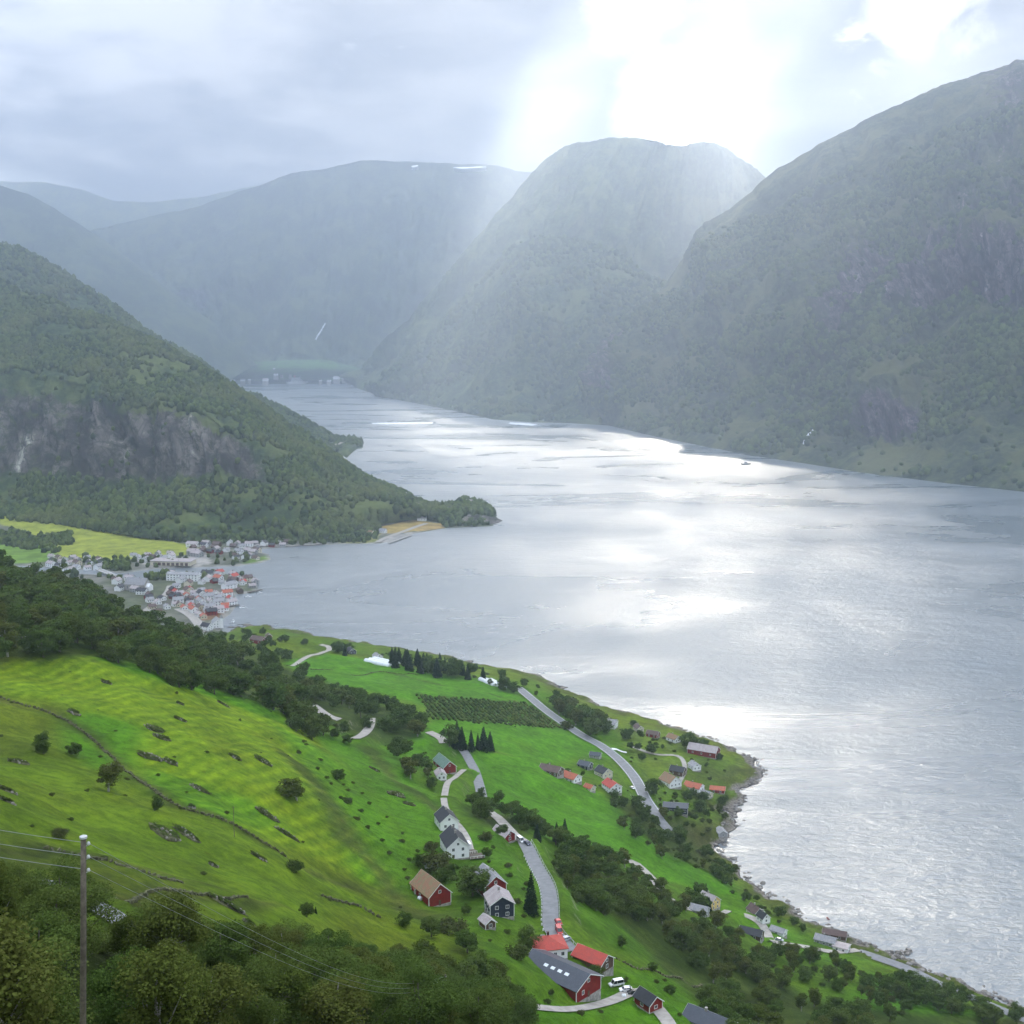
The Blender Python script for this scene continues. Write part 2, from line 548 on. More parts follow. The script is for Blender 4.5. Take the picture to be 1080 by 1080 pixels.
ROADS = [  # pixels, half width, material, label
    ([(545, 724), (562, 738), (585, 756), (612, 774), (640, 790), (660, 808), (672, 824), (680, 842), (690, 856)], 4.3, 'asphalt', 'two lane asphalt shore road curving down to the point'),
    ([(690, 856), (702, 852), (716, 852)], 2.6, 'gravel', 'short pale drive beside the dark modern house'),
    ([(300, 700), (322, 692), (340, 690), (350, 683), (338, 680)], 2.8, 'gravel', 'pale lane rounding the crest of the far meadow'),
    ([(330, 744), (345, 752), (358, 758)], 3.0, 'gravel', 'upper bit of pale lane between the dark trees'),
    ([(374, 778), (384, 774), (390, 766), (391, 757)], 3.2, 'gravel', 'hairpin of pale lane below the wooded band'),
    ([(452, 772), (466, 778), (468, 784)], 3.0, 'gravel', 'stub of pale lane behind the spruce clump'),
    ([(484, 786), (494, 800), (503, 815), (507, 832), (509, 845)], 3.0, 'asphalt', 'narrow lane bending down past the green roofed barn'),
    ([(553, 888), (560, 904), (570, 918), (578, 935), (581, 955), (580, 975), (590, 990), (602, 1004)], 3.0, 'asphalt', 'winding lane edged with marker stones above the red roofed house'),
    ([(654, 905), (668, 912), (682, 922), (696, 936), (702, 944)], 2.4, 'gravel', 'pale lane along the foot of the long meadow'),
    ([(768, 962), (790, 970), (806, 980), (814, 992)], 2.4, 'gravel', 'lane between the yellow house and the shore'),
    ([(905, 1003), (930, 1012), (955, 1020), (985, 1034)], 3.4, 'asphalt', 'straight piece of shore road behind the stone jetty'),
    ([(30, 924), (45, 934), (66, 944), (90, 955), (118, 964), (140, 974), (165, 984), (190, 996)], 1.6, 'asphalt', 'hillside lane glimpsed between the bushes near the pole'),
    ([(560, 1062), (600, 1068), (640, 1058), (672, 1050), (700, 1072), (712, 1090)], 2.3, 'gravel', 'farm track in front of the big grey roofed barn'),
    ([(664, 786), (690, 796), (718, 797), (724, 812), (716, 826)], 1.8, 'gravel', 'thin lane crossing the meadow on the point'),
    ([(468, 842), (470, 826), (480, 818), (490, 812)], 1.8, 'gravel', 'footpath beside the green roofed barn'),
    ([(690, 856), (697, 866), (706, 877)], 3.4, 'asphalt', 'shore road dipping into the scrub below the dark modern house'),
    ([(553, 888), (542, 878), (526, 862), (509, 845)], 2.4, 'gravel', 'lane climbing through the thicket between the two farm lanes'),
    ([(814, 992), (850, 998), (880, 1004), (905, 1003)], 2.4, 'gravel', 'lane joining the shore houses to the straight shore road'),
    ([(985, 1034), (1020, 1048), (1060, 1066), (1095, 1082)], 3.0, 'asphalt', 'shore road leaving the photo corner behind the trees'),
    ([(702, 944), (725, 957), (748, 964), (768, 962)], 2.2, 'gravel', 'end of the meadow foot lane by the yellow house'),
    ([(468, 842), (470, 856), (492, 880), (498, 905)], 1.6, 'gravel', 'footpath down to the two white houses'),
]
road_lines = []
for px, hw, mt, lb in ROADS:
    pts = [hit(x, y) for x, y in px]
    pts = [p for p in pts if p is not None]
    ln = smooth_line(pts, 4.0)
    zs = [zat(p.x, p.y) for p in ln]
    for _ in range(30):
        zs = [zs[0]] + [(zs[i - 1] + zs[i] * 2 + zs[i + 1]) / 4 for i in range(1, len(zs) - 1)] + [zs[-1]]
    for p, z in zip(ln, zs): p.z = z
    road_lines.append((ln, hw, mt, lb))
for ln, hw, mt, lb in road_lines:
    xs = [p.x for p in ln]; ys = [p.y for p in ln]
    i0, i1 = int((min(xs) - 25 - GX[0]) / GS), int((max(xs) + 25 - GX[0]) / GS) + 1
    j0, j1 = int((min(ys) - 25 - GY[0]) / GS), int((max(ys) + 25 - GY[0]) / GS) + 1
    i0, j0 = max(i0, 0), max(j0, 0)
    sx, sy = XX[i0:i1, j0:j1], YY[i0:i1, j0:j1]
    d, par = seg_dist(sx, sy, ln)
    acc = [0]
    for a, b in zip(ln[:-1], ln[1:]): acc.append(acc[-1] + math.hypot(b.x - a.x, b.y - a.y))
    zr = np.interp(par, acc, [p.z for p in ln])
    wgt = np.clip(1 - (d - hw - 2.5) / 6.0, 0, 1); wgt = wgt * wgt * (3 - 2 * wgt)
    ZZ[i0:i1, j0:j1] = ZZ[i0:i1, j0:j1] * (1 - wgt) + (zr - 0.12) * wgt

# what grows where, as seen from the road above: soft-edged patches
U, V = project(XX, YY, ZZ)
jit = 5 * fbm(XX / 30, YY / 30, 3, 31)
Uj, Vj = U + jit, V + 0.6 * jit


def soft(poly, r=1):
    m = inpoly(Uj, Vj, poly).astype(float)
    for _ in range(r):
        m = (m + np.roll(m, 1, 0) + np.roll(m, -1, 0) + np.roll(m, 1, 1) + np.roll(m, -1, 1)) / 5
    return m[..., None]


def C(r, g, b): return np.array([r, g, b])


n1_ = np.clip(0.5 + 0.5 * fbm(XX / 60, YY / 60, 5, 41), 0, 1)[..., None]
n2_ = np.clip(0.5 + 0.6 * fbm(XX / 14, YY / 14, 4, 47), 0, 1)[..., None]
col = C(.085, .155, .010) * (1 - n1_) + C(.150, .205, .014) * n1_          # rough olive pasture
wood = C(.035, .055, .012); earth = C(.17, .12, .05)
bright = C(.085, .235, .010); deep = C(.050, .175, .012); yel = C(.170, .275, .012)
right = soft([(330, 700), (560, 716), (1080, 1000), (1080, 1080), (560, 1080), (480, 960), (430, 880), (380, 820), (300, 745), (240, 700)])
col = col * (1 - right) + (C(.070, .170, .010) * (1 - n1_) + C(.110, .195, .014) * n1_) * right
for poly, c_, a in [
    ([(-20, 700), (60, 690), (125, 688), (240, 722), (330, 775), (352, 835), (395, 880), (430, 950), (330, 905), (250, 870), (170, 842), (120, 800), (150, 775), (60, 740), (-20, 730)], yel, .85),
    ([(70, 680), (130, 680), (200, 708), (250, 728), (300, 752), (310, 768), (220, 735), (140, 710), (110, 700)], bright, .9),
    ([(60, 756), (100, 752), (150, 764), (142, 806), (100, 812), (70, 790)], bright, .9),
    ([(142, 805), (190, 818), (270, 845), (300, 870), (240, 868), (180, 845), (150, 835)], bright, .7),
    ([(290, 765), (340, 790), (400, 850), (420, 900), (455, 955), (380, 930), (350, 870), (330, 820)], bright, .7),
    ([(-20, 800), (70, 800), (170, 850), (260, 880), (400, 960), (300, 975), (120, 940), (-20, 880)], C(.135, .240, .012), .6),
    ([(-20, 870), (60, 890), (200, 930), (240, 950), (150, 960), (-20, 930)], C(.10, .125, .02), .6),
    ([(330, 770), (400, 790), (470, 850), (470, 900), (430, 920), (380, 850)], bright, .6),
    ([(300, 700), (345, 690), (420, 702), (520, 722), (570, 745), (575, 768), (470, 748), (330, 716)], bright, 1.0),
    ([(440, 732), (575, 742), (590, 768), (460, 760)], C(.055, .125, .018), .9),
    ([(455, 757), (590, 768), (650, 800), (560, 802), (520, 790), (440, 775)], bright, 1.0),
    ([(500, 790), (560, 800), (640, 840), (690, 890), (765, 925), (790, 948), (690, 925), (620, 890), (560, 872), (510, 840), (498, 815)], bright, 1.0),
    ([(400, 765), (462, 775), (450, 800), (420, 800), (395, 785)], bright, .9),
    ([(470, 880), (540, 880), (560, 940), (540, 935), (500, 915)], bright, .8),
    ([(470, 850), (500, 900), (545, 870), (560, 930), (555, 990), (480, 985), (440, 960), (420, 930), (470, 905)], C(.070, .150, .014), .6),
    ([(590, 890), (640, 930), (700, 980), (760, 1030), (640, 1000), (600, 960)], C(.075, .180, .012), .8),
    ([(660, 1020), (740, 1040), (780, 1070), (700, 1075), (600, 1050)], bright, .7),
    ([(640, 760), (700, 770), (760, 800), (740, 830), (690, 830), (668, 800)], C(.125, .190, .022), .9),
    ([(730, 795), (790, 800), (780, 830), (740, 830)], C(.09, .165, .02), .8),
    ([(750, 930), (800, 960), (860, 1000), (900, 1020), (860, 1020), (790, 985), (740, 945)], bright, .5),
    ([(920, 1025), (980, 1040), (1060, 1085), (960, 1085), (900, 1050)], bright, .9),
    ([(560, 1060), (760, 1060), (780, 1090), (540, 1090)], bright, .7),
]:
    m = soft(poly, 2) * a
    col = col * (1 - m) + c_ * m
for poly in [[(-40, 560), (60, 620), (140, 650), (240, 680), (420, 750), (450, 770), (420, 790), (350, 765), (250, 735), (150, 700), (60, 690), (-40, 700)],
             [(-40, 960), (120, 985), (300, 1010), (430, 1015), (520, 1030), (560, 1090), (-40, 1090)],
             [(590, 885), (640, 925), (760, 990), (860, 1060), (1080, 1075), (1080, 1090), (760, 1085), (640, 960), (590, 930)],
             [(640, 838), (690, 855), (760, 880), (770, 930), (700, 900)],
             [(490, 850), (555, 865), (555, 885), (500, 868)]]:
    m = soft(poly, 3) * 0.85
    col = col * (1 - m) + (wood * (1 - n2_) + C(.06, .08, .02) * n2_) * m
# bare or scrubby bank down the edge of the upper field
for ln, wd in (([(300, 790), (345, 840), (365, 880), (400, 920), (450, 965)], 7), ([(-10, 735), (60, 752), (110, 790), (180, 848), (250, 868), (310, 900), (380, 935)], 3.5),
               ([(0, 885), (60, 893), (120, 905), (190, 920), (230, 930)], 2.5), ([(110, 925), (170, 935), (230, 945), (300, 950)], 2.5),
               ([(390, 790), (430, 830), (470, 860)], 6), ([(328, 705), (400, 708), (560, 745)], 2.0)):
    pts = [hit(x, y) for x, y in ln]; pts = [p for p in pts if p is not None]
    d, _ = seg_dist(XX, YY, pts)
    m = np.clip(1.3 - d / wd - .8 * (n2_[..., 0] - .5), 0, 1)[..., None] * .75
    col = col * (1 - m) + (C(.060, .085, .020) * (1 - n2_) + C(.11, .11, .04) * n2_) * m
dsh, _ = seg_dist(XX, YY, shore_xy)
bank = (np.clip(1.25 - dsh / 26 - .7 * (n2_[..., 0] - .5), 0, 1))[..., None] * .7
col = col * (1 - bank) + C(.10, .10, .035) * bank
col = col * (0.80 + .4 * n2_) * C(.94, .95, .6)

mown = np.maximum(inpoly(Uj, Vj, [(-20, 700), (60, 690), (130, 686), (240, 722), (330, 775), (352, 835), (395, 880), (430, 950), (330, 905), (250, 870), (150, 835), (150, 765), (60, 740), (-20, 730)]) * 1.0,
                  inpoly(Uj, Vj, [(440, 732), (575, 742), (590, 768), (460, 760)]) * 0.8)
mown = np.maximum(mown, inpoly(Uj, Vj, [(330, 700), (520, 722), (570, 745), (440, 735)]) * 0.2)
mown = np.maximum(mown, inpoly(Uj, Vj, [(-20, 800), (70, 800), (170, 850), (260, 880), (400, 960), (300, 975), (120, 940), (-20, 880)]) * 0.25)

m, t = new_mat('hillside_grass')
at1 = t.n('ShaderNodeAttribute', attribute_name='soil').outputs['Color']
mw = t.n('ShaderNodeAttribute', attribute_name='mown').outputs['Fac']
geo = t.n('ShaderNodeNewGeometry')
pos = geo.outputs['Position']
nA = t.noise(pos, .25, 8, .65)
nB = t.noise(pos, .03, 5, .6)
c = t.mix(t.ramp(nA, .3, .7), t.mix(1, at1, (.66, .70, .62), 'MULTIPLY'), t.mix(1, at1, (1.28, 1.22, 1.3), 'MULTIPLY'))
c = t.mix(t.math('MULTIPLY', t.ramp(nB, .45, .7), .45), c, t.mix(1, c, (1.25, 1.0, 1.1), 'MULTIPLY'))
c = t.mix(t.math('MULTIPLY', t.ramp(t.noise(pos, 1.3, 6, .75), .48, .70), .75), c, t.mix(1, c, (.55, .64, .7), 'MULTIPLY'))
c = t.mix(t.math('MULTIPLY', t.ramp(t.noise(pos, .11, 8, .7), .60, .70), .55), c, t.mix(1, c, (.85, .6, .8), 'MULTIPLY'))
# swaths left by the mower run down the slope
rot = t.n('ShaderNodeMapping', {'Vector': pos, 'Rotation': (0, 0, R(12))}).outputs[0]
wv = t.n('ShaderNodeTexWave', {'Vector': rot, 'Scale': .055, 'Distortion': 3.2, 'Detail': 2.0, 'Detail Scale': .12, 'Detail Roughness': .5}, bands_direction='X').outputs[1]
wv2 = t.math('MULTIPLY', t.ramp(wv, .45, .95), t.ramp(t.noise(pos, .07, 4, .6), .28, .55))
c = t.mix(t.math('MULTIPLY', wv2, t.math('MULTIPLY', mw, .62)), c, t.mix(1, c, (1.5, 1.35, 1.2), 'MULTIPLY'))
wv3 = t.math('MULTIPLY', t.ramp(wv, .35, .0), mw)
c = t.mix(t.math('MULTIPLY', wv3, .35), c, t.mix(1, c, (.62, .78, .9), 'MULTIPLY'))
# rock where the slope meets the water
z_ = t.n('ShaderNodeSeparateXYZ', {0: pos}).outputs[2]
nR = t.noise(pos, .12, 6, .7)
shore = t.math('SUBTRACT', 1.0, t.ramp(t.math('ADD', z_, t.math('MULTIPLY', nR, -5.0)), -1.5, .6))
rk = t.mix(t.ramp(t.noise(pos, .5, 8, .7), .3, .7), (.085, .07, .055), (.30, .265, .22))
rk = t.mix(t.math('SUBTRACT', 1.0, t.ramp(z_, .1, .6)), rk, (.035, .032, .028))
c = t.mix(shore, c, rk)
# bare stone showing on steep breaks
nz_ = t.n('ShaderNodeSeparateXYZ', {0: geo.outputs['True Normal']}).outputs[2]
steep = t.math('MULTIPLY', t.math('SUBTRACT', 1.0, t.ramp(nz_, .60, .72)), t.ramp(nA, .5, .6))
c = t.mix(t.math('MULTIPLY', steep, .6), c, (.24, .22, .17))
bmp = t.n('ShaderNodeBump', {'Height': t.noise(pos, .9, 8, .7), 'Strength': 1.0, 'Distance': 1.6}).outputs[0]
b = t.n('ShaderNodeBsdfPrincipled', {'Base Color': c, 'Roughness': .9, 'Specular IOR Level': .1, 'Normal': bmp})
t.n('ShaderNodeOutputMaterial', {0: b.outputs[0]})
M['hill'] = m

me = np_mesh('terrain', np.stack([XX.ravel(), YY.ravel(), ZZ.ravel()], 1), grid_faces(len(GX), len(GY)), m, True)
vcol(me, 'soil', col.reshape(-1, 3)); vval(me, 'mown', mown)
tag(link(bpy.data.objects.new('terrain', me)), 'green farmed hillside of meadows and pasture falling to the fjord', 'hillside', kind='structure')

RC = {'asphalt': M['asphalt'], 'gravel': M['gravel']}


def strip(name, ln, hw, mat, dz=.30, step_n=5, edge=0.0):
    co = []; n = len(ln)
    for i, p in enumerate(ln):
        a = ln[max(i - 1, 0)]; b = ln[min(i + 1, n - 1)]
        d = Vector((b.x - a.x, b.y - a.y, 0)).normalized(); s = Vector((d.y, -d.x, 0))
        for k in range(step_n):
            u = -1 + 2 * k / (step_n - 1)
            q = p + s * u * hw * (1 + .0 * i)
            co.append((q.x, q.y, p.z + dz - .05 * abs(u)))
    return np_mesh(name, co, grid_faces(n, step_n), mat, True)


for ln, hw, mt, lb in road_lines:
    tag(link(bpy.data.objects.new('road', strip('road', ln, hw, RC[mt]))), lb, 'road', kind='structure')
# painted edge lines on the shore road
for side in (-1, 1):
    ln = road_lines[0][0]; q = []
    for i, p in enumerate(ln):
        a = ln[max(i - 1, 0)]; b = ln[min(i + 1, len(ln) - 1)]
        d = Vector((b.x - a.x, b.y - a.y, 0)).normalized()
        q.append(p + Vector((d.y, -d.x, 0)) * side * 3.7)
    tag(link(bpy.data.objects.new('road_marking', strip('road_marking', q, .14, M['roadwhite'], .345, 2))), 'white edge line painted on the shore road', 'road marking', kind='structure')

# ------------------------------------------------------------------ water
m, t = new_mat('fjord_water')
pos = t.n('ShaderNodeNewGeometry').outputs['Position']
st = t.n('ShaderNodeMapping', {'Vector': pos, 'Scale': (.55, 1.0, 1)}).outputs[0]
wA = t.noise(st, .16, 5, .6, .4); wB = t.noise(st, .035, 3, .5); big = t.noise(t.n('ShaderNodeMapping', {'Vector': pos, 'Scale': (.45, 1.0, 1)}).outputs[0], .0035, 7, .62, 1.4)
wC = t.noise(st, .55, 4, .6, .3)
hgt = t.math('ADD', t.math('ADD', wA, t.math('MULTIPLY', wB, 1.6)), t.math('MULTIPLY', wC, .35))
calm = t.ramp(big, .38, .62)
bmp = t.n('ShaderNodeBump', {'Height': hgt, 'Strength': t.math('ADD', .45, t.math('MULTIPLY', calm, .55)), 'Distance': 1.9}).outputs[0]
b = t.n('ShaderNodeBsdfPrincipled', {'Base Color': (.085, .11, .125, 1), 'Roughness': t.math('ADD', .26, t.math('MULTIPLY', calm, .12)), 'IOR': 1.8,
                                    'Specular IOR Level': 1.0, 'Normal': bmp})
t.n('ShaderNodeOutputMaterial', {0: b.outputs[0]})
M['water'] = m
wx = np.linspace(-14000, 14000, 29); wy = np.linspace(-1500, 16500, 19)
WX, WY = np.meshgrid(wx, wy, indexing='ij')
me = np_mesh('water', np.stack([WX.ravel(), WY.ravel(), WX.ravel() * 0], 1), grid_faces(29, 19), m)
tag(link(bpy.data.objects.new('water', me)), 'wind ruffled grey fjord water reflecting the bright sky', 'water', kind='structure')
fx_ = np.array([[-20000, -3000, -49.5], [20000, -3000, -49.5], [20000, 20000, -49.5], [-20000, 20000, -49.5]])

# ------------------------------------------------------------------ mountains as lofts between measured curves
m, t = new_mat('forested_slope')
geo = t.n('ShaderNodeNewGeometry'); pos = geo.outputs['Position']
rockA = t.n('ShaderNodeAttribute', attribute_name='rock').outputs['Fac']
tint = t.n('ShaderNodeAttribute', attribute_name='tint').outputs['Color']
nF = t.noise(pos, .045, 8, .72); nG = t.noise(pos, .006, 6, .6)
c = t.mix(t.ramp(nF, .35, .68), (.020, .036, .014), (.095, .135, .040))
c = t.mix(t.math('MULTIPLY', t.ramp(nG, .48, .6), .7), c, (.15, .17, .05))
c = t.mix(t.math('MULTIPLY', t.ramp(nG, .46, .36), .6), c, (.018, .03, .014))
streak = t.noise(t.n('ShaderNodeMapping', {'Vector': pos, 'Scale': (1.0, .5, .22)}).outputs[0], .022, 9, .7, .6)
rk = t.mix(t.ramp(streak, .40, .62), (.040, .033, .034), (.20, .17, .165))
rk = t.mix(t.ramp(streak, .60, .70), rk, (.55, .52, .48))
rk = t.mix(t.math('MULTIPLY', t.ramp(t.noise(pos, .05, 9, .75), .50, .58), .85), rk, (.030, .036, .020))
ck = t.n('ShaderNodeTexVoronoi', {'Vector': t.n('ShaderNodeMapping', {'Vector': pos, 'Scale': (1.0, .6, .35)}).outputs[0], 'Scale': .05}, feature='DISTANCE_TO_EDGE').outputs[0]
rk = t.mix(t.math('MULTIPLY', t.math('SUBTRACT', 1.0, t.ramp(ck, .0, .07)), .55), rk, (.022, .02, .02))
c = t.mix(t.ramp(t.math('ADD', rockA, t.math('MULTIPLY', t.math('SUBTRACT', nF, .5), 1.3)), .42, .62), c, rk)
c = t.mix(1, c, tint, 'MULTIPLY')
bmp = t.n('ShaderNodeBump', {'Height': t.noise(pos, .07, 8, .7), 'Strength': .9, 'Distance': 9.0}).outputs[0]
b = t.n('ShaderNodeBsdfPrincipled', {'Base Color': c, 'Roughness': .95, 'Specular IOR Level': .1, 'Normal': bmp})
t.n('ShaderNodeOutputMaterial', {0: b.outputs[0]})
M['slope'] = m
SURF = {}


def resample(c, n):
    c = np.array(c, float); s = np.linspace(0, 1, len(c))
    q = np.linspace(0, 1, n); out = np.stack([np.interp(q, s, c[:, k]) for k in range(3)], 1)
    r = max(1, n // (len(c) * 5))
    for _ in range(r):
        out[1:-1] = (out[:-2] + 2 * out[1:-1] + out[2:]) / 4
    return out


def loft(name, label, curves, ns, nts, amp, freq, seed, rock=None, tint=(1, 1, 1), gul=1.0, clamp0=True):
    """curves: lists of 3-D points with the same count meaning; nts: rows between neighbouring curves"""
    cs = [resample(c, ns) for c in curves]
    rows = []; tt = []
    for k in range(len(cs) - 1):
        for i in range(nts[k]):
            u = i / nts[k]
            p0 = cs[max(k - 1, 0)]; p1 = cs[k]; p2 = cs[k + 1]; p3 = cs[min(k + 2, len(cs) - 1)]
            lin = p1 * (1 - u) + p2 * u
            cr = 0.5 * (2 * p1 + (p2 - p0) * u + (2 * p0 - 5 * p1 + 4 * p2 - p3) * u * u + (3 * p1 - p0 - 3 * p2 + p3) * u ** 3)
            rows.append(lin * .75 + cr * .25); tt.append(k + u)
    rows.append(cs[-1]); tt.append(len(cs) - 1)
    G = np.array(rows).transpose(1, 0, 2)                    # s, t, xyz
    T = np.array(tt)[None, :] + np.zeros((ns, 1))
    dS = np.gradient(G, axis=0); dT = np.gradient(G, axis=1)
    N = np.cross(dS, dT); N /= np.linalg.norm(N, axis=2, keepdims=True) + 1e-9
    N = np.where(N[..., 2:] < 0, -N, N)
    arc = np.cumsum(np.r_[0, np.linalg.norm(np.diff(cs[0], axis=0), axis=1)])[:, None] + 0 * T
    hz_ = G[..., 2]
    w1 = fbm(arc * freq, hz_ * freq * .35 + 3, 5, seed)               # buttresses and gullies
    w2 = fbm(G[..., 0] * freq * 3.1, G[..., 1] * freq * 3.1, 4, seed + 7, .55)
    w3 = -np.abs(fbm(arc * freq * 2.2, hz_ * freq * .5, 4, seed + 13))
    dsp = amp * (.55 * w1 + .30 * w2 + gul * .5 * (w3 + .35))
    env = np.clip(T * 2.2, .0, 1) * np.clip(hz_ / 60, 0.04, 1)
    mx = len(cs) - 2                                         # the ridge curve
    env *= np.where(np.abs(T - mx) < .5, .22 + 1.5 * np.abs(T - mx), 1).clip(0, 1)
    rv = np.zeros(T.shape) if rock is None else rock(arc / arc.max(), T, G, w1, w2)
    crag = fbm(arc / 26, hz_ / 60, 4, seed + 21, .6) - 1.4 * np.abs(fbm(arc / 55, hz_ / 150 + arc / 400, 3, seed + 25))
    dsp = dsp + np.clip(rv * 1.3, 0, 1) * crag * amp * .32
    G = G + N * (dsp * env)[..., None] * np.array([1, 1, .6])
    me = np_mesh(name, G.reshape(-1, 3), grid_faces(ns, G.shape[1]), M['slope'], True)
    vval(me, 'rock', rv)
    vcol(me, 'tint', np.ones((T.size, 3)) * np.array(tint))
    o = tag(link(bpy.data.objects.new(name, me)), label, 'mountain', kind='structure')
    SURF[label.split()[0]] = (G, T, rv)
    return o


def cv(lst, mode='Y'):
    return [at(x, y, Y=q) if mode == 'Y' else at(x, y, z=q) for x, y, q in lst]


def below(c, dz, push=0):
    return [Vector((p.x, p.y + push, min(p.z, 0) - dz if dz > 0 else p.z + dz)) for p in c]


# left spur above the village
A0 = cv([(-120, 535, 12), (0, 546, 12), (80, 556, 10), (150, 566, 9), (220, 571, 6), (300, 573, 1), (320, 573, -1), (345, 571, 2.5), (372, 562, 4), (398, 554, 5), (425, 549, 5.5), (452, 547, 5), (470, 553, 2), (500, 557, -1), (536, 552, -1)], 'z')
A1 = cv([(-120, 515, 2420), (0, 520, 2370), (80, 518, 2300), (150, 512, 2230), (210, 507, 2190), (270, 512, 2150), (310, 520, 2140), (340, 530, 2140), (375, 536, 2180), (410, 539, 2230), (440, 540, 2260), (470, 543, 2270), (500, 544, 2260), (531, 548, 2290)])
A2 = cv([(-120, 390, 2700), (0, 388, 2620), (80, 398, 2540), (150, 412, 2470), (210, 428, 2400), (270, 452, 2360), (310, 475, 2330), (340, 495, 2310), (375, 515, 2300), (410, 527, 2310), (440, 532, 2330), (470, 537, 2340), (500, 538, 2340), (527, 546, 2330)])
A3 = cv([(-120, 262, 3350), (0, 296, 3200), (60, 320, 3080), (120, 342, 2970), (180, 368, 2870), (240, 404, 2780), (300, 444, 2700), (345, 476, 2640), (390, 506, 2560), (415, 520, 2520), (440, 532, 2480), (468, 538, 2440), (492, 532, 2400), (508, 535, 2380), (527, 544, 2360)])
A4 = [Vector((p.x - 40, p.y + 500, max(p.z - 330, -30))) for p in A3]
ns_ = 14


def rockA_f(s, T, G, w1, w2):
    u, v = project(G[..., 0], G[..., 1], G[..., 2])
    r = np.clip((T - 1.0) * 4, 0, 1) * np.clip((2.05 - T) * 3.5, 0, 1) * np.clip((345 - u) / 90, 0, 1)
    r = r * (.80 + .25 * w1)
    r = r + .75 * np.clip((u - 478) / 14, 0, 1) * np.clip((1.9 - T) * 2, 0, 1)
    return r + np.clip((T - .9) * 5, 0, 1) * np.clip((1.7 - T) * 3, 0, 1) * np.clip(1 - np.abs(u - 120) / 100, 0, 1) * .25


loft('mountain', 'forested spur with a grey rock face above the village', [A0, A1, A2, A3, A4], 460, [14, 60, 60, 12], 60, 1 / 330, 3, rockA_f, (.95, .98, .85))
B1 = cv([(-120, 300, 3700), (0, 330, 3700), (60, 350, 3650), (120, 375, 3600), (180, 400, 3550), (240, 430, 3500), (300, 462, 3450), (330, 480, 3440), (350, 482, 3480), (362, 482, 3520), (372, 478, 3640), (383, 471, 3760)])
B0 = [Vector((p.x, p.y - 60, -3)) for p in B1]
B2 = cv([(-120, 205, 4350), (0, 254, 4200), (50, 278, 4150), (100, 310, 4100), (150, 346, 4050), (200, 377, 4000), (250, 409, 3970), (300, 432, 3950), (338, 452, 3900), (352, 463, 3850), (366, 465, 3850), (381, 468, 3830)])
B3 = [Vector((p.x - 60, p.y + 600, max(p.z - 500, -30))) for p in B2]
loft('mountain', 'dark wooded ridge behind the rock faced spur', [B0, B1, B2, B3], 300, [6, 60, 10], 60, 1 / 350, 23, None, (.75, .85, .8))

# right-hand wall
R0 = cv([(560, 441, -2), (600, 445, -2), (640, 449, -2), (690, 461, -2), (740, 471, -2), (790, 481, -2), (850, 490, -2), (920, 501, -2), (1000, 511, -2), (1080, 520, -2), (1200, 535, -2), (1400, 560, -2)], 'z')
R1 = cv([(575, 436, 5150), (610, 430, 5000), (640, 425, 4850), (700, 410, 4480), (750, 400, 4220), (800, 400, 3960), (860, 405, 3700), (930, 410, 3430), (1010, 415, 3260), (1090, 420, 3140), (1220, 430, 2950), (1450, 440, 2750)])
R2 = cv([(590, 430, 5300), (622, 412, 5200), (650, 385, 5080), (690, 335, 4850), (735, 310, 4600), (790, 290, 4350), (850, 270, 4120), (920, 270, 3880), (1000, 270, 3650), (1090, 265, 3500), (1230, 250, 3350), (1450, 230, 3100)])
R3 = cv([(598, 428, 5450), (625, 408, 5400), (655, 376, 5350), (688, 322, 5300), (708, 288, 5250), (740, 243, 5200), (775, 217, 5100), (815, 180, 5000), (870, 148, 4850), (930, 118, 4750), (1000, 90, 4650), (1080, 66, 4550), (1200, 30, 4400), (1450, -40, 4100)])
R4 = [Vector((p.x + 300, p.y + 900, max(p.z - 700, -30))) for p in R3]


def rockR_f(s, T, G, w1, w2):
    u, v = project(G[..., 0], G[..., 1], G[..., 2])
    r = .95 * np.exp(-((v - 275 - 45 * w2) / 38) ** 2) * np.clip((u - 830) / 60, 0, 1) * np.clip(.7 + .8 * w2, 0, 1) + .9 * np.exp(-((v - 440) / 26) ** 2 - ((u - 935) / 50) ** 2) + .5 * np.exp(-((v - 300) / 30) ** 2 - ((u - 1070) / 45) ** 2)
    r += .55 * np.clip(w1 * 1.1 - .1, 0, 1) * np.clip((T - .8) * 2, 0, 1)
    return r


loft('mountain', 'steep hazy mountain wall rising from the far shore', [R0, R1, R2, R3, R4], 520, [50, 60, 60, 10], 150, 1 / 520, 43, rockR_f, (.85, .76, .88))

# centre: blunt shoulder and the high summit behind it
D0 = cv([(395, 418, -2), (430, 424, -2), (480, 434, -2), (520, 443, -2), (560, 446, -2), (600, 447, -2), (650, 450, -2), (700, 462, -2)], 'z')
D1 = cv([(400, 405, 6700), (440, 400, 6200), (490, 398, 5700), (530, 405, 5300), (570, 418, 5120), (610, 425, 5060), (660, 420, 5050), (720, 420, 5050)])
D2 = cv([(410, 398, 7000), (455, 350, 6800), (500, 305, 6500), (535, 262, 6300), (565, 250, 6150), (600, 252, 6050), (650, 270, 5900), (700, 300, 5800), (760, 350, 5700)])
D3 = [Vector((p.x + 100, p.y + 600, max(p.z - 500, -30))) for p in D2]
loft('mountain', 'blunt wooded shoulder at the bend of the fjord', [D0, D1, D2, D3], 340, [30, 70, 10], 130, 1 / 500, 63, lambda s, T, G, w1, w2: .32 * np.clip(w2 + w1, 0, 1), (.9, .9, .95))
C0 = cv([(373, 408, -2), (380, 411, -2), (395, 416, -2), (415, 421, -2), (440, 426, -2), (480, 434, -2)], 'z')
C0 += [Vector((900, 7000, -2)), Vector((1800, 6900, -2)), Vector((2600, 6800, -2))]
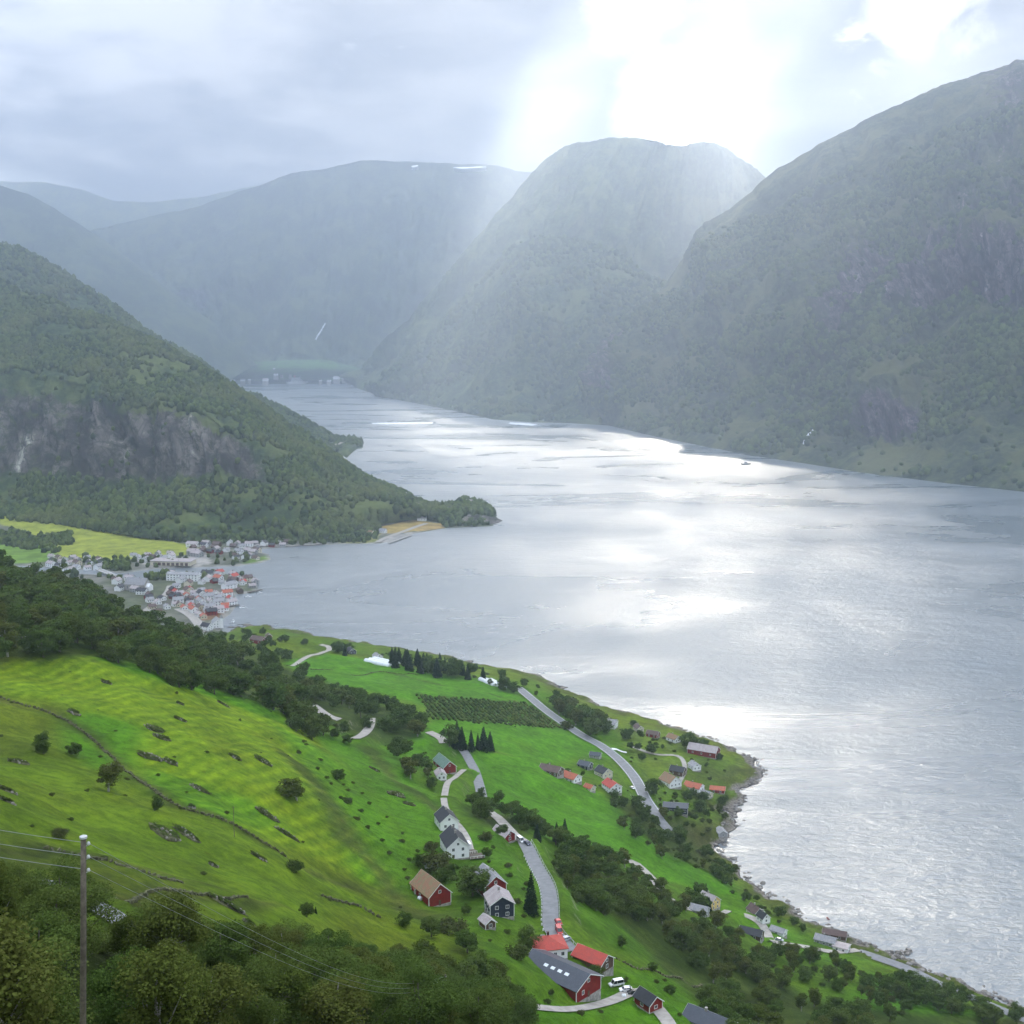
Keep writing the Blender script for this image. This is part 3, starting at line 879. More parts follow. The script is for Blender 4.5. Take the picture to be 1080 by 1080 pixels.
C1 = cv([(374, 404, 8000), (384, 384, 7850), (398, 362, 7700), (425, 338, 7550), (450, 313, 7450), (482, 276, 7350), (505, 248, 7300), (530, 217, 7250), (552, 189, 7200), (577, 166, 7150), (603, 153, 7100), (640, 146, 7050), (690, 146, 7050), (712, 153, 7050), (745, 149, 7050), (768, 158, 7100), (800, 186, 7200), (860, 230, 7300), (960, 260, 7300)])
C2 = [Vector((p.x + 100, p.y + 900, max(p.z - 800, -30))) for p in C1]
loft('mountain', 'high rounded summit lit by sunbeams', [C0, C1, C2], 420, [120, 12], 200, 1 / 620, 83, lambda s, T, G, w1, w2: .40 * np.clip(w1 + .3, 0, 1))

# far blue mountains round the head of the fjord
E1 = cv([(-200, 190, 10500), (60, 262, 10500), (100, 240, 10450), (150, 231, 10400), (210, 216, 10350), (262, 198, 10300), (305, 182, 10300), (345, 177, 10300), (380, 168, 10300), (440, 171, 10300), (500, 174, 10300), (560, 182, 10300), (700, 200, 10300)])
E0 = cv([(-200, 395, 9000), (100, 395, 9000), (180, 390, 8900), (240, 386, 8800), (300, 380, 8900), (350, 381, 8900), (400, 385, 8900), (500, 395, 8900), (700, 400, 9000)])
E00 = [Vector((p.x, p.y - 500, -4)) for p in E0]
E2 = [Vector((p.x, p.y + 1200, max(p.z - 900, -30))) for p in E1]


def rockE_f(s, T, G, w1, w2):
    u, v = project(G[..., 0], G[..., 1], G[..., 2])
    return .62 * np.exp(-((v - 315) / 22) ** 2 - ((u - 205) / 50) ** 2) * (.8 + w2) + .2 * np.clip(w1, 0, 1)


loft('mountain', 'broad blue mountain at the head of the fjord', [E00, E0, E1, E2], 360, [10, 110, 10], 230, 1 / 800, 103, rockE_f, (.7, .72, .95))  # tint paints some of the distance haze's blue into the slope
G1 = cv([(-200, 150, 8600), (-60, 178, 8600), (0, 195, 8600), (30, 204, 8600), (60, 220, 8600), (95, 243, 8600), (150, 285, 8600), (230, 345, 8500), (270, 385, 8500)])
G0 = [Vector((p.x, p.y - 1500, -4)) for p in G1]
G2 = [Vector((p.x, p.y + 900, max(p.z - 900, -30))) for p in G1]
loft('mountain', 'blue shoulder sloping in from the far side valley', [G0, G1, G2], 200, [80, 10], 110, 1 / 700, 123, None, (.6, .66, .9))  # blue of the far haze put into the slope tint
H1 = cv([(-200, 185, 13200), (0, 191, 13200), (45, 192, 13200), (85, 199, 13200), (120, 212, 13200), (160, 213, 13200), (215, 207, 13200), (270, 196, 13200), (340, 190, 13200)])
H0 = [Vector((p.x, p.y - 1500, -4)) for p in H1]
H2 = [Vector((p.x, p.y + 500, max(p.z - 900, -30))) for p in H1]
loft('mountain', 'faint farthest ridge under the overcast', [H0, H1, H2], 160, [50, 6], 110, 1 / 900, 143)

# ------------------------------------------------------------------ cloud deck added out of view to block the sun and shape beams
m, t = new_mat('cloud')  # material of the added sun blocker
oc = t.n('ShaderNodeNewGeometry').outputs['Position']
nz = t.noise(oc, .0012, 6, .6)
cc = t.mix(t.ramp(nz, .3, .7), (.93, .94, .96), (.98, .98, .98))
d = t.n('ShaderNodeBsdfDiffuse', {'Color': cc}); tr = t.n('ShaderNodeBsdfTranslucent', {'Color': cc})
mx = t.n('ShaderNodeMixShader', {0: .93, 1: d.outputs[0], 2: tr.outputs[0]})
t.n('ShaderNodeOutputMaterial', {0: mx.outputs[0]})
CLZ = 8000.0
off = SUN_DIR * ((CLZ - 500) / SUN_DIR.z)
gx = np.arange(-5200, 7000, 38.0); gy = np.arange(-800, 13400, 38.0)
CX, CY = np.meshgrid(gx, gy, indexing='ij')
beam = np.exp(-(((CX - 520) / 760) ** 2) ** 2 - ((CY - 5700) / 1700) ** 4)  # where the added deck is opened to throw shafts before the summit
side = np.exp(-((CX - 2000) / 1300) ** 4 - ((CY - 5000) / 1300) ** 4)
nb = fbm(CX / 210 + .1 * CY / 330, CY / 1700, 3, 205, .6) * .72
na = fbm(CX / 1600, CY / 1600, 4, 231)
streak = fbm(CX / 300 + 3.3 + .1 * CY / 330, CY / 3200, 3, 205, .5)
fine_ = fbm(CX / 150, CY / 1700, 3, 215, .6)
wat = np.exp(-((540 + 1300 * CX / np.maximum(CY, 300) - 740) / (210 + 260 * np.clip((2300 - CY) / 1300, 0, 1))) ** 4) * np.clip((4900 - CY) / 900, 0, 1) * np.clip((CY - 250) / 300, 0, 1) * np.clip((CX - (330 - .45 * CY)) / 250, 0, 1)  # deck pores added over the fjord so the sun silvers the water
p_open = np.maximum(.95 * beam * np.clip(.66 + 1.3 * streak + .5 * fine_, 0.08, 1) * np.clip((CY - 3400) / 2000, .2, 1), .055 * wat)
p_open = np.maximum(p_open, .30 * side * np.clip(.05 + 1.6 * streak + .6 * fine_, 0, 1))
hi_, hj_ = np.meshgrid(np.arange(CX.shape[0]), np.arange(CX.shape[1]) // 3, indexing='ij')
hole = np.mod(hi_ * .7548776662 + hj_ * .5698402910 + .5, 1.0) < p_open
cell = ~hole[:-1, :-1]
thin = p_open > .005
opn = -.3 - .3 * np.abs(nb)
thick = np.where(thin, 8.0, 60 + 90 * np.clip(-opn, 0, 1.0))
nx_, ny_ = CX.shape
idx = np.arange(nx_ * ny_).reshape(nx_, ny_)
lowc = np.stack([(CX + off.x).ravel(), (CY + off.y).ravel(), (CLZ - thick * .35).ravel()], 1)
topc = np.stack([(CX + off.x).ravel(), (CY + off.y).ravel(), (CLZ + thick * .65).ravel()], 1)
nv = nx_ * ny_
i, j = np.nonzero(cell)
lo = np.stack([idx[i, j], idx[i, j + 1], idx[i + 1, j + 1], idx[i + 1, j]], 1)
hi = lo[:, ::-1] + nv
sides = []
pad = np.zeros((cell.shape[0] + 2, cell.shape[1] + 2), bool); pad[1:-1, 1:-1] = cell
for (di, dj, a, b) in ((-1, 0, (0, 0), (0, 1)), (1, 0, (1, 1), (1, 0)), (0, -1, (1, 0), (0, 0)), (0, 1, (0, 1), (1, 1))):
    mk = cell & ~pad[1 + di:pad.shape[0] - 1 + di, 1 + dj:pad.shape[1] - 1 + dj]
    p, q = np.nonzero(mk)
    v1 = idx[p + a[0], q + a[1]]; v2 = idx[p + b[0], q + b[1]]
    sides.append(np.stack([v1, v2, v2 + nv, v1 + nv], 1))
me = np_mesh('added_cloud_deck', np.r_[lowc, topc], np.r_[lo, hi, *sides], m)
tag(link(bpy.data.objects.new('added_cloud_deck', me)), 'added unseen cloud deck blocking the sun, with holes shaping the sunbeams', 'added_cloud_deck', kind='stuff')

# ------------------------------------------------------------------ valley floor with the village, the river between its banks
SOUTH = [(246, 669), (232, 664), (220, 660), (232, 655), (243, 648), (249, 640), (243, 636), (250, 631), (247, 627), (262, 626), (272, 622), (270, 609), (258, 607), (246, 606),
         (230, 604.5), (205, 605.5), (178, 607), (150, 609), (127, 610), (105, 606), (70, 604), (20, 600), (-150, 595), (-400, 640), (-400, 800), (0, 800), (246, 760)]
NORTH = [(-400, 590), (-150, 592), (20, 597), (70, 600), (105, 602), (127, 605), (145, 602.5), (165, 600), (207, 598.5), (252, 597), (275, 594), (286, 590), (284, 584.5), (273, 582),
         (262, 580), (285, 578.5), (305, 577), (330, 575.5), (360, 574), (398, 573.5), (413, 571.5), (425, 568), (436, 563), (470, 557), (520, 555), (520, 545), (400, 540), (300, 535), (0, 470), (-400, 470)]
sp_ = [tuple(at(x, y, z=0))[:2] for x, y in SOUTH]; np_ = [tuple(at(x, y, z=0))[:2] for x, y in NORTH]
VX, VY = np.meshgrid(np.arange(-1300, 60, 6.0), np.arange(1330, 2600, 6.0), indexing='ij')
sdv = np.full(VX.shape, -1e9)
for pl in (sp_, np_):
    d, _ = seg_dist(VX, VY, pl + [pl[0]])
    d += 1.5 * fbm(VX / 18, VY / 18, 3, 301)
    sdv = np.maximum(sdv, np.where(inpoly(VX, VY, pl), d, -d))
VZ = np.where(sdv < 0, np.maximum(sdv * .25, -12), np.minimum(sdv * .16, 2.6) + np.clip(sdv - 60, 0, 400) * .012)
uV, vV = project(VX, VY, VZ)
VZ = VZ + np.where(inpoly(VX, VY, np_), np.clip(VY - 2060, 0, 400) * .05 * np.clip((330 - uV) / 60, 0, 1), 0)
m, t = new_mat('valley_ground')
pos = t.n('ShaderNodeNewGeometry').outputs['Position']
a_ = t.n('ShaderNodeAttribute', attribute_name='soil').outputs['Color']
c = t.mix(t.ramp(t.noise(pos, .05, 8, .65), .35, .65), t.mix(1, a_, (.72, .74, .7), 'MULTIPLY'), t.mix(1, a_, (1.25, 1.2, 1.2), 'MULTIPLY'))
b = t.n('ShaderNodeBsdfPrincipled', {'Base Color': c, 'Roughness': .95, 'Specular IOR Level': .1})
t.n('ShaderNodeOutputMaterial', {0: b.outputs[0]})
vc = np.zeros(VX.shape + (3,)) + C(.085, .10, .05)
k1 = np.clip(.5 + .5 * fbm(VX / 50, VY / 50, 4, 311), 0, 1)[..., None]
vc = vc * (1 - k1) + C(.15, .145, .12) * k1
for poly, c_ in [([(-60, 545), (20, 560), (60, 590), (110, 592), (200, 585), (214, 577), (150, 566), (80, 556), (0, 540)], C(.24, .27, .035)),
                 ([(-60, 575), (40, 570), (62, 584), (50, 592), (-60, 600)], C(.13, .22, .03)),
                 ([(140, 592), (220, 585), (222, 596), (160, 598)], C(.33, .31, .28)), ([(262, 590), (285, 585), (288, 592), (255, 598)], C(.12, .20, .03)),
                 ([(208, 640), (236, 642), (240, 650), (215, 655)], C(.20, .12, .07)), ([(400, 556), (435, 548), (462, 552), (462, 557), (425, 562), (400, 563)], C(.33, .24, .07)),
                 ([(360, 566), (400, 563), (398, 575), (355, 576)], C(.20, .21, .06)), ([(405, 566), (436, 561), (415, 573), (400, 574)], C(.34, .32, .29)),
                 ([(435, 555), (466, 552), (468, 557), (440, 561)], C(.30, .21, .07))]:
    mk = inpoly(uV, vV, poly)
    vc[mk] = c_
vc *= (1 + .15 * fbm(VX / 25, VY / 25, 3, 321))[..., None]
edge_ = (np.abs(sdv - 1.5) < 5) & (VY < 2150)
vc[edge_] = C(.26, .25, .22)
me = np_mesh('valley_floor', np.stack([VX.ravel(), VY.ravel(), VZ.ravel()], 1), grid_faces(*VX.shape), m, True)
vcol(me, 'soil', np.clip(vc.reshape(-1, 3), .01, .6))
tag(link(bpy.data.objects.new('valley_floor', me)), 'flat delta with hay fields and the village by the river mouth', 'valley floor', kind='structure')


def vz(x, y):
    i = int(round((x + 1300) / 6)); j = int(round((y - 1330) / 6))
    if 0 <= i < VZ.shape[0] and 0 <= j < VZ.shape[1]:
        return float(VZ[i, j])
    return -5.0


def vhit(px, py):
    z = 3.0
    for _ in range(5):
        p = at(px, py, z=z); z = max(vz(p.x, p.y), .5)
    return Vector((p.x, p.y, z))


def vroad(px, hw, mt, lb, name='road'):
    ln = smooth_line([vhit(x, y) for x, y in px], 8.0, 2)
    for p in ln: p.z = max(vz(p.x, p.y), .6)
    tag(link(bpy.data.objects.new(name, strip(name, ln, hw, M[mt], .55))), lb, 'road', kind='structure')


vroad([(152, 646), (162, 638), (172, 630), (178, 624), (180, 618)], 5, 'gravel', 'straight pale street entering the village')
vroad([(188, 642), (200, 648), (208, 656), (212, 663), (210, 670)], 6, 'gravel', 'broad pale street by the village waterfront')
vroad([(398, 572), (410, 566), (425, 561), (438, 556), (450, 552)], 5, 'gravel', 'pale road along the headland field')
vroad([(365, 566), (376, 561), (384, 556)], 5, 'gravel', 'pale road climbing from the bay to the headland')
vroad([(236, 578), (262, 576), (285, 575.5), (310, 574.5), (340, 573)], 5, 'gravel', 'shore road running out of the village under the spur')
# small cape with the curving road, beyond the spur
cape = cv([(338, 470, 1), (350, 476, 0), (366, 484, 0), (372, 478, 0), (381, 471, 0), (381, 466, 0), (368, 461, 0), (355, 464, 0)], 'z')
mb = MB(); n = len(cape); ctr = sum(cape, Vector()) / n
lowp = [Vector((p.x, p.y, -4)) for p in cape]; top = [p.lerp(ctr, .25) + Vector((0, 0, 9)) for p in cape]; inn = [p.lerp(ctr, .7) + Vector((0, 0, 14)) for p in cape]
for r0, r1 in ((lowp, top), (top, inn)):
    for i in range(n): mb.poly([r0[i], r0[(i + 1) % n], r1[(i + 1) % n], r1[i]])
mb.poly(inn)
o = mb.build('headland', M['slope'], None, True); tag(o, 'small wooded cape jutting out beyond the spur', 'headland', kind='structure')
vval(o.data, 'rock', [0] * len(o.data.vertices)); vcol(o.data, 'tint', [(1, 1, 1)] * len(o.data.vertices))
ln = smooth_line([at(342, 473, z=16), at(352, 470, z=16), at(361, 466, z=17), at(366, 462, z=17)], 12, 2)
tag(link(bpy.data.objects.new('road', strip('road', ln, 11, M['gravel'], 1.2))), 'pale shore road rounding the small wooded cape', 'road', kind='structure')

# ------------------------------------------------------------------ forests too dense to count
bm = bmesh.new(); bmesh.ops.create_icosphere(bm, subdivisions=1, radius=1.0)
ICO_V = np.array([v.co[:] for v in bm.verts]); ICO_F = np.array([[v.index for v in f.verts] for f in bm.faces]); bm.free()
bm = bmesh.new(); bmesh.ops.create_icosphere(bm, subdivisions=2, radius=1.0)
ICO2_V = np.array([v.co[:] for v in bm.verts]); ICO2_F = np.array([[v.index for v in f.verts] for f in bm.faces]); bm.free()


def forest(name, label, pts, r0, r1, hs, mat, seed, fine=False):
    rg = np.random.default_rng(seed); n = len(pts)
    IV, IF = (ICO2_V, ICO2_F) if fine else (ICO_V, ICO_F)
    rad = rg.uniform(r0, r1, n) * (1 + .35 * rg.random(n) ** 3)
    vv = np.repeat(IV[None], n, 0) * (1 + rg.uniform(-.34, .30, (n, len(IV), 1)))
    vv[..., 2] *= rg.uniform(hs * .8, hs * 1.25, n)[:, None]
    a = rg.uniform(0, 2 * PI, n)[:, None]
    x = vv[..., 0] * np.cos(a) - vv[..., 1] * np.sin(a); y = vv[..., 0] * np.sin(a) + vv[..., 1] * np.cos(a)
    co = np.stack([x, y, vv[..., 2]], -1) * rad[:, None, None] + pts[:, None, :] + np.array([0, 0, 1.0]) * (rad * hs * .55)[:, None, None]
    fc = (IF[None] + (np.arange(n) * len(IV))[:, None, None]).reshape(-1, 3)
    me = np_mesh(name, co.reshape(-1, 3), fc, mat, False)
    sh = np.repeat(rg.random(n), len(IV))
    vval(me, 'shade', sh)
    return tag(link(bpy.data.objects.new(name, me)), label, 'forest', kind='stuff')


m, t = new_mat('distant_crowns')
pos = t.n('ShaderNodeNewGeometry').outputs['Position']
sh = t.n('ShaderNodeAttribute', attribute_name='shade').outputs['Fac']
c = t.mix(sh, (.030, .054, .017), (.150, .195, .045))
c = t.mix(t.math('MULTIPLY', t.ramp(t.noise(pos, .008, 5, .6), .45, .68), .6), c, (.19, .20, .06))
c = t.mix(t.ramp(t.noise(pos, .6, 5, .7), .4, .65), t.mix(1, c, (.55, .58, .6), 'MULTIPLY'), c)
b = t.n('ShaderNodeBsdfDiffuse', {'Color': c}); tr = t.n('ShaderNodeBsdfTranslucent', {'Color': c})
mx = t.n('ShaderNodeMixShader', {0: .2, 1: b.outputs[0], 2: tr.outputs[0]})
t.n('ShaderNodeOutputMaterial', {0: mx.outputs[0]})
M['crowns'] = m


def scatter(key, n, seed, t0, t1, maxrock=.3, umin=-60, umax=1140, lo=.35):
    G, T, rv = SURF[key]; rg = np.random.default_rng(seed)
    out = []; got = 0
    P00 = G[:-1, :-1]; A_ = np.linalg.norm(np.cross(G[1:, :-1] - P00, G[:-1, 1:] - P00), axis=2)
    u, v = project(P00[..., 0], P00[..., 1], P00[..., 2])
    ok = (T[:-1, :-1] >= t0) & (T[:-1, :-1] <= t1) & (u > umin) & (u < umax) & (v > -30) & (P00[..., 2] > 2)
    dn = np.clip(lo + 1.3 * fbm(P00[..., 0] / 150, P00[..., 1] / 150 + P00[..., 2] / 90, 4, seed), .015, 1)
    w_ = A_ * ok * dn * np.clip(1 - (rv[:-1, :-1] - maxrock) * 5, .015, 1)
    pr = (w_ / w_.sum()).ravel()
    k = rg.choice(len(pr), n, p=pr); i, j = np.unravel_index(k, w_.shape)
    a, b = rg.random((n, 1)), rg.random((n, 1))
    return G[i, j] * (1 - a) * (1 - b) + G[i + 1, j] * a * (1 - b) + G[i, j + 1] * (1 - a) * b + G[i + 1, j + 1] * a * b


forest('forest', 'mixed forest covering the spur above the village', np.concatenate([scatter('forested', 21000, 1, 0.0, 3.3, lo=1.0), scatter('forested', 500, 11, 0.3, 2.9, umin=455, umax=535, lo=2)]), 3.6, 6.2, 1.25, M['crowns'], 5)
forest('forest', 'dark forest on the ridge behind the rock faced spur', scatter('dark', 9000, 2, 0.0, 2.3, lo=1.0), 5, 8, 1.2, M['crowns'], 6)
forest('forest', 'forest clinging to the steep far shore wall', scatter('steep', 16000, 3, 0.0, 2.6), 5, 9, 1.15, M['crowns'], 7)
forest('forest', 'hazy forest on the blunt shoulder', scatter('blunt', 5000, 4, 0.0, 2.0), 8, 13, 1.1, M['crowns'], 8)

# ------------------------------------------------------------------ trees
def leaf_quads(cen, nrm, size, rg, asp=.7):
    n = len(cen)
    r = rg.normal(size=(n, 3)); nn = nrm + .75 * r; nn /= np.linalg.norm(nn, axis=1, keepdims=True) + 1e-9
    u = np.cross(nn, rg.normal(size=(n, 3))); u /= np.linalg.norm(u, axis=1, keepdims=True) + 1e-9
    v = np.cross(nn, u)
    s = (size * rg.uniform(.6, 1.35, n))[:, None]
    co = np.stack([cen - u * s, cen - v * s * asp, cen + u * s, cen + v * s * asp], 1)
    return co.reshape(-1, 3), np.arange(n * 4).reshape(n, 4)


def broadleaf(seed, n, size, H=12.0, wide=1.0, loose=0.25, base=.05, nb=26):
    rg = np.random.default_rng(seed)
    cz_, rz_, rx_ = H * (.5 + base * .42), H * (.5 - base * .42), H * .33 * wide
    q = rg.normal(size=(nb, 3)); q /= np.linalg.norm(q, axis=1, keepdims=True)
    q *= (rg.random(nb) ** .45)[:, None]
    q[:, 2] = q[:, 2] * .92
    lean = rg.normal(size=2) * .05 * H
    bc = q * np.array([rx_, rx_, rz_]) * .86 + np.array([0, 0, cz_])
    bc[:, :2] += lean * (bc[:, 2:3] / H)
    bc[:, :2] *= np.clip(1.35 - .75 * ((bc[:, 2:3] / H) - .35), .55, 1.15)
    br = rg.uniform(.085, .165, nb) * H * (wide ** .5) * (1 - .25 * loose)
    k = rg.integers(0, nb, n)
    d = rg.normal(size=(n, 3)); d[:, 2] += .35; d /= np.linalg.norm(d, axis=1, keepdims=True)
    rad = br[k] * (rg.random(n) ** (.35)) * (1 + loose * .5 * rg.random(n))
    cen = bc[k] + d * rad[:, None] * np.array([1, 1, .8])
    co, f = leaf_quads(cen, d, np.full(n, size), rg)
    mb = MB(); r0 = H * .018
    tp = Vector((lean[0] * .7, lean[1] * .7, H * .78))
    mb.tube([(0, 0, -1.2), (lean[0] * .1, lean[1] * .1, H * .22), (lean[0] * .4, lean[1] * .4, H * .5), tp], [r0 * 1.4, r0, r0 * .6, r0 * .2], 7)
    for b_ in bc[rg.choice(nb, min(12, nb), False)]:
        s0 = Vector((lean[0] * .3, lean[1] * .3, H * rg.uniform(.18, .5)))
        mid = s0.lerp(Vector(b_), .5) + Vector((0, 0, -.03 * H))
        mb.tube([s0, mid, Vector(b_)], [r0 * .5, r0 * .3, r0 * .1], 5)
    return co, f, mb


def spruce(seed, n, size, H=14.0):
    rg = np.random.default_rng(seed)
    h = 1 - rg.random(n) ** .6
    tier = np.round(h * 17) / 17 + rg.normal(size=n) * .008
    a = rg.uniform(0, 2 * PI, n)
    lob = 1 + .20 * np.sin(a * 5 + np.floor(h * 17) * 2.1)
    rr = (1 - tier) ** .85 * H * .17 * lob * rg.random(n) ** .4 + .1
    z = H * (.07 + .93 * tier) - rr * .35
    cen = np.stack([rr * np.cos(a), rr * np.sin(a), z], 1)
    d = np.stack([np.cos(a), np.sin(a), np.full(n, .7)], 1)
    co, f = leaf_quads(cen, d, size * (1 - .5 * tier), rg, .5)
    mb = MB(); mb.tube([(0, 0, -1), (0, 0, H * .5), (0, 0, H * .97)], [H * .017, H * .01, H * .002], 6)
    return co, f, mb


def shrub(seed, n, size, H=3.0, wide=1.0):
    rg = np.random.default_rng(seed); nb = 12
    q = rg.normal(size=(nb, 3)); q /= np.linalg.norm(q, axis=1, keepdims=True); q *= (rg.random(nb) ** .5)[:, None]
    bc = q * np.array([H * .5 * wide, H * .42 * wide, H * .28]) + np.array([0, 0, H * .42])
    k = rg.integers(0, nb, n); d = rg.normal(size=(n, 3)); d[:, 2] += .3; d /= np.linalg.norm(d, axis=1, keepdims=True)
    cen = bc[k] + d * (H * .27 * rg.random(n) ** .35)[:, None]
    cen[:, 2] = np.maximum(cen[:, 2], -.3)
    return leaf_quads(cen, d, np.full(n, size), rg) + (None,)


PROTO = {}
for s in range(4):
    for lod, n, sz in (('near', 21000, .115), ('mid', 5200, .26), ('far', 2000, .44)):
        co, f, mb = broadleaf(40 + s, n, sz, wide=(1.0, 1.2, .85, 1.1)[s], nb=(26, 30, 22, 34)[s])
        PROTO['broadleaf_tree', s, lod] = (np_mesh('crown', co, f, M['leaf']), mb.mesh('trunk', M['bark']), 12.0)
for s in range(3):
    for lod, n, sz in (('near', 11000, .13), ('mid', 3800, .25), ('far', 1400, .44)):
        co, f, mb = broadleaf(70 + s, n, sz, wide=.75, loose=.9, base=.1, nb=30)
        PROTO['birch_tree', s, lod] = (np_mesh('crown', co, f, M['leaf_olive']), mb.mesh('trunk', M['birch_bark']), 12.0)
for s in range(2):
    for lod, n, sz in (('near', 9000, .2), ('mid', 3500, .36), ('far', 1500, .6)):
        co, f, mb = spruce(90 + s, n, sz)
        PROTO['spruce_tree', s, lod] = (np_mesh('crown', co, f, M['needle']), mb.mesh('trunk', M['bark']), 14.0)
for s in range(3):
    for lod, n, sz in (('near', 3600, .09), ('mid', 1300, .16), ('far', 500, .28)):
        co, f, _ = shrub(110 + s, n, sz, 3.0, (1.0, 1.35, .9)[s])
        PROTO['bush', s, lod] = (np_mesh('bush', co, f, M['bushleaf']), None, 3.0)
NV = {'broadleaf_tree': 4, 'birch_tree': 3, 'spruce_tree': 2, 'bush': 3}
CATN = {'broadleaf_tree': 'tree', 'birch_tree': 'birch', 'spruce_tree': 'spruce', 'bush': 'bush'}
TREES = []


def plant(kind, p, h, label, group=None, wide=1.0, var=None):
    D = p.y
    lod = 'near' if D < 300 else ('mid' if D < 620 else 'far')
    var = random.randrange(NV[kind]) if var is None else var
    cm, tm, H = PROTO[kind, var, lod]
    s = h / H
    if tm is None:
        o = bpy.data.objects.new('bush', cm); link(o); tag(o, label, 'bush', group)
    else:
        o = empty(kind, p, 0, label, CATN[kind], group)
        link(bpy.data.objects.new('crown', cm), o); link(bpy.data.objects.new('trunk', tm), o)
    o.location = p; o.rotation_euler = (0, 0, random.uniform(0, 2 * PI)); o.scale = (s * wide, s * wide, s)
    TREES.append((p.x, p.y))
    return o


ORD = ['first', 'second', 'third', 'fourth', 'fifth', 'sixth', 'seventh', 'eighth', 'ninth', 'tenth']


def grove(poly, n, kinds, hr, sp, where, group, seed, wide=(1.05, 1.5), zmin=.8):
    """separate trees filling a patch seen in the photograph, spaced in plan"""
    rg = random.Random(seed); us = [p[0] for p in poly]; vs = [p[1] for p in poly]
    got = []; tries = 0; lst = []
    while len(lst) < n and tries < n * 40:
        tries += 1
        u, v = rg.uniform(min(us), max(us)), rg.uniform(min(vs), max(vs))
        if not inpoly([u], [v], poly)[0]: continue
        p = hit(u, v)
        if p is None or p.z < zmin: continue
        if any((p.x - a) ** 2 + (p.y - b) ** 2 < sp * sp for a, b in got): continue
        got.append((p.x, p.y)); lst.append((u, p))
    random.seed(seed)
    adj = {'broadleaf_tree': 'dark broadleaf tree', 'birch_tree': 'loose olive birch', 'spruce_tree': 'dark pointed spruce', 'bush': 'rounded leafy bush'}
    for u, p in lst:
        kind = rg.choices([k for k, _ in kinds], [w_ for _, w_ in kinds])[0]
        h = rg.uniform(*hr) * (.34 if kind == 'bush' else 1.05)
        plant(kind, p - Vector((0, 0, .25)), h, adj[kind] + ' ' + where, group + ' ' + {'broadleaf_tree': 'broadleaves', 'birch_tree': 'birches', 'spruce_tree': 'spruces', 'bush': 'bushes'}[kind], rg.uniform(*wide))
    return lst


BT, BI, SP_, BU = 'broadleaf_tree', 'birch_tree', 'spruce_tree', 'bush'
# the wooded band between the upper field and the village
grove([(0, 622), (30, 632), (60, 646), (100, 664), (92, 686), (60, 690), (20, 700), (-6, 705)], 34, [(BT, 5), (BI, 2)], (13, 18), 11, 'in the dense wood above the top corner of the upper field', 'top corner wood', 1)
grove([(-6, 598), (60, 632), (150, 676), (200, 702), (206, 712), (110, 680), (60, 652), (-6, 630)], 55, [(BT, 5), (BI, 1)], (13, 18), 12, 'along the crest overlooking the village', 'village crest', 2)
grove([(60, 612), (120, 638), (170, 656), (225, 676), (262, 694), (250, 706), (200, 694), (130, 668), (60, 640)], 60, [(BT, 5), (BI, 1)], (13, 17), 10, 'on the brow right behind the village roofs', 'village brow', 32)
grove([(225, 672), (262, 676), (300, 690), (330, 706), (320, 716), (270, 704), (232, 690)], 22, [(BT, 4), (BU, 1)], (9, 13), 9, 'below the small meadow with the red barn', 'red barn meadow', 33)
grove([(100, 672), (200, 706), (262, 726), (320, 742), (312, 757), (250, 735), (190, 722), (120, 700), (96, 688)], 48, [(BT, 6), (BI, 1)], (11, 16), 12, 'in the band closing the far side of the upper field', 'upper field band', 3)
grove([(255, 708), (330, 722), (420, 752), (462, 768), (455, 780), (410, 775), (392, 760), (350, 748), (300, 738)], 44, [(BT, 6), (BI, 1)], (10, 15), 12, 'in the band between the two meadows', 'meadow band', 4)
grove([(300, 752), (332, 758), (342, 775), (328, 778), (306, 768)], 7, [(BT, 1)], (10, 14), 9, 'in the clump above the hairpin lane', 'hairpin clump', 5)
grove([(338, 760), (372, 768), (366, 784), (340, 776)], 7, [(BU, 1), (BT, 1)], (6, 9), 7, 'inside the bend of the hairpin lane', 'hairpin bend', 6)
grove([(412, 788), (440, 798), (462, 820), (452, 832), (430, 820)], 12, [(BT, 3), (BI, 2), (BU, 1)], (6, 11), 8, 'left of the green roofed barn', 'green roofed barn', 7)
for x, y, h in ((472, 784, 13), (480, 787, 16), (487, 788, 14), (498, 791, 13), (511, 790, 17), (517, 791, 16), (506, 788, 14)):
    pass
sl = ['broad dark tree at the near end of the spruce row', 'tall dark spruce left of the gap in the spruce row', 'dark spruce beside the lane behind the green roofed barn', 'slim solitary spruce standing in the middle of the row',
      'tallest of the three close spruces above the long meadow', 'rightmost spruce of the row above the long meadow', 'shortest of the three close spruces above the long meadow']
for (x, y, h), lb in zip(((474, 786, 15), (482, 788, 17), (487, 790, 15), (497, 792, 15), (510, 791, 17), (517, 792, 16), (504, 790, 14)), sl):
    p = hit(x, y)
    plant(BT if 'broad' in lb else SP_, p, h * (.86 + .03 * ((x * 7) % 9)), lb, None, 1.0 + .07 * ((x * 3) % 7))
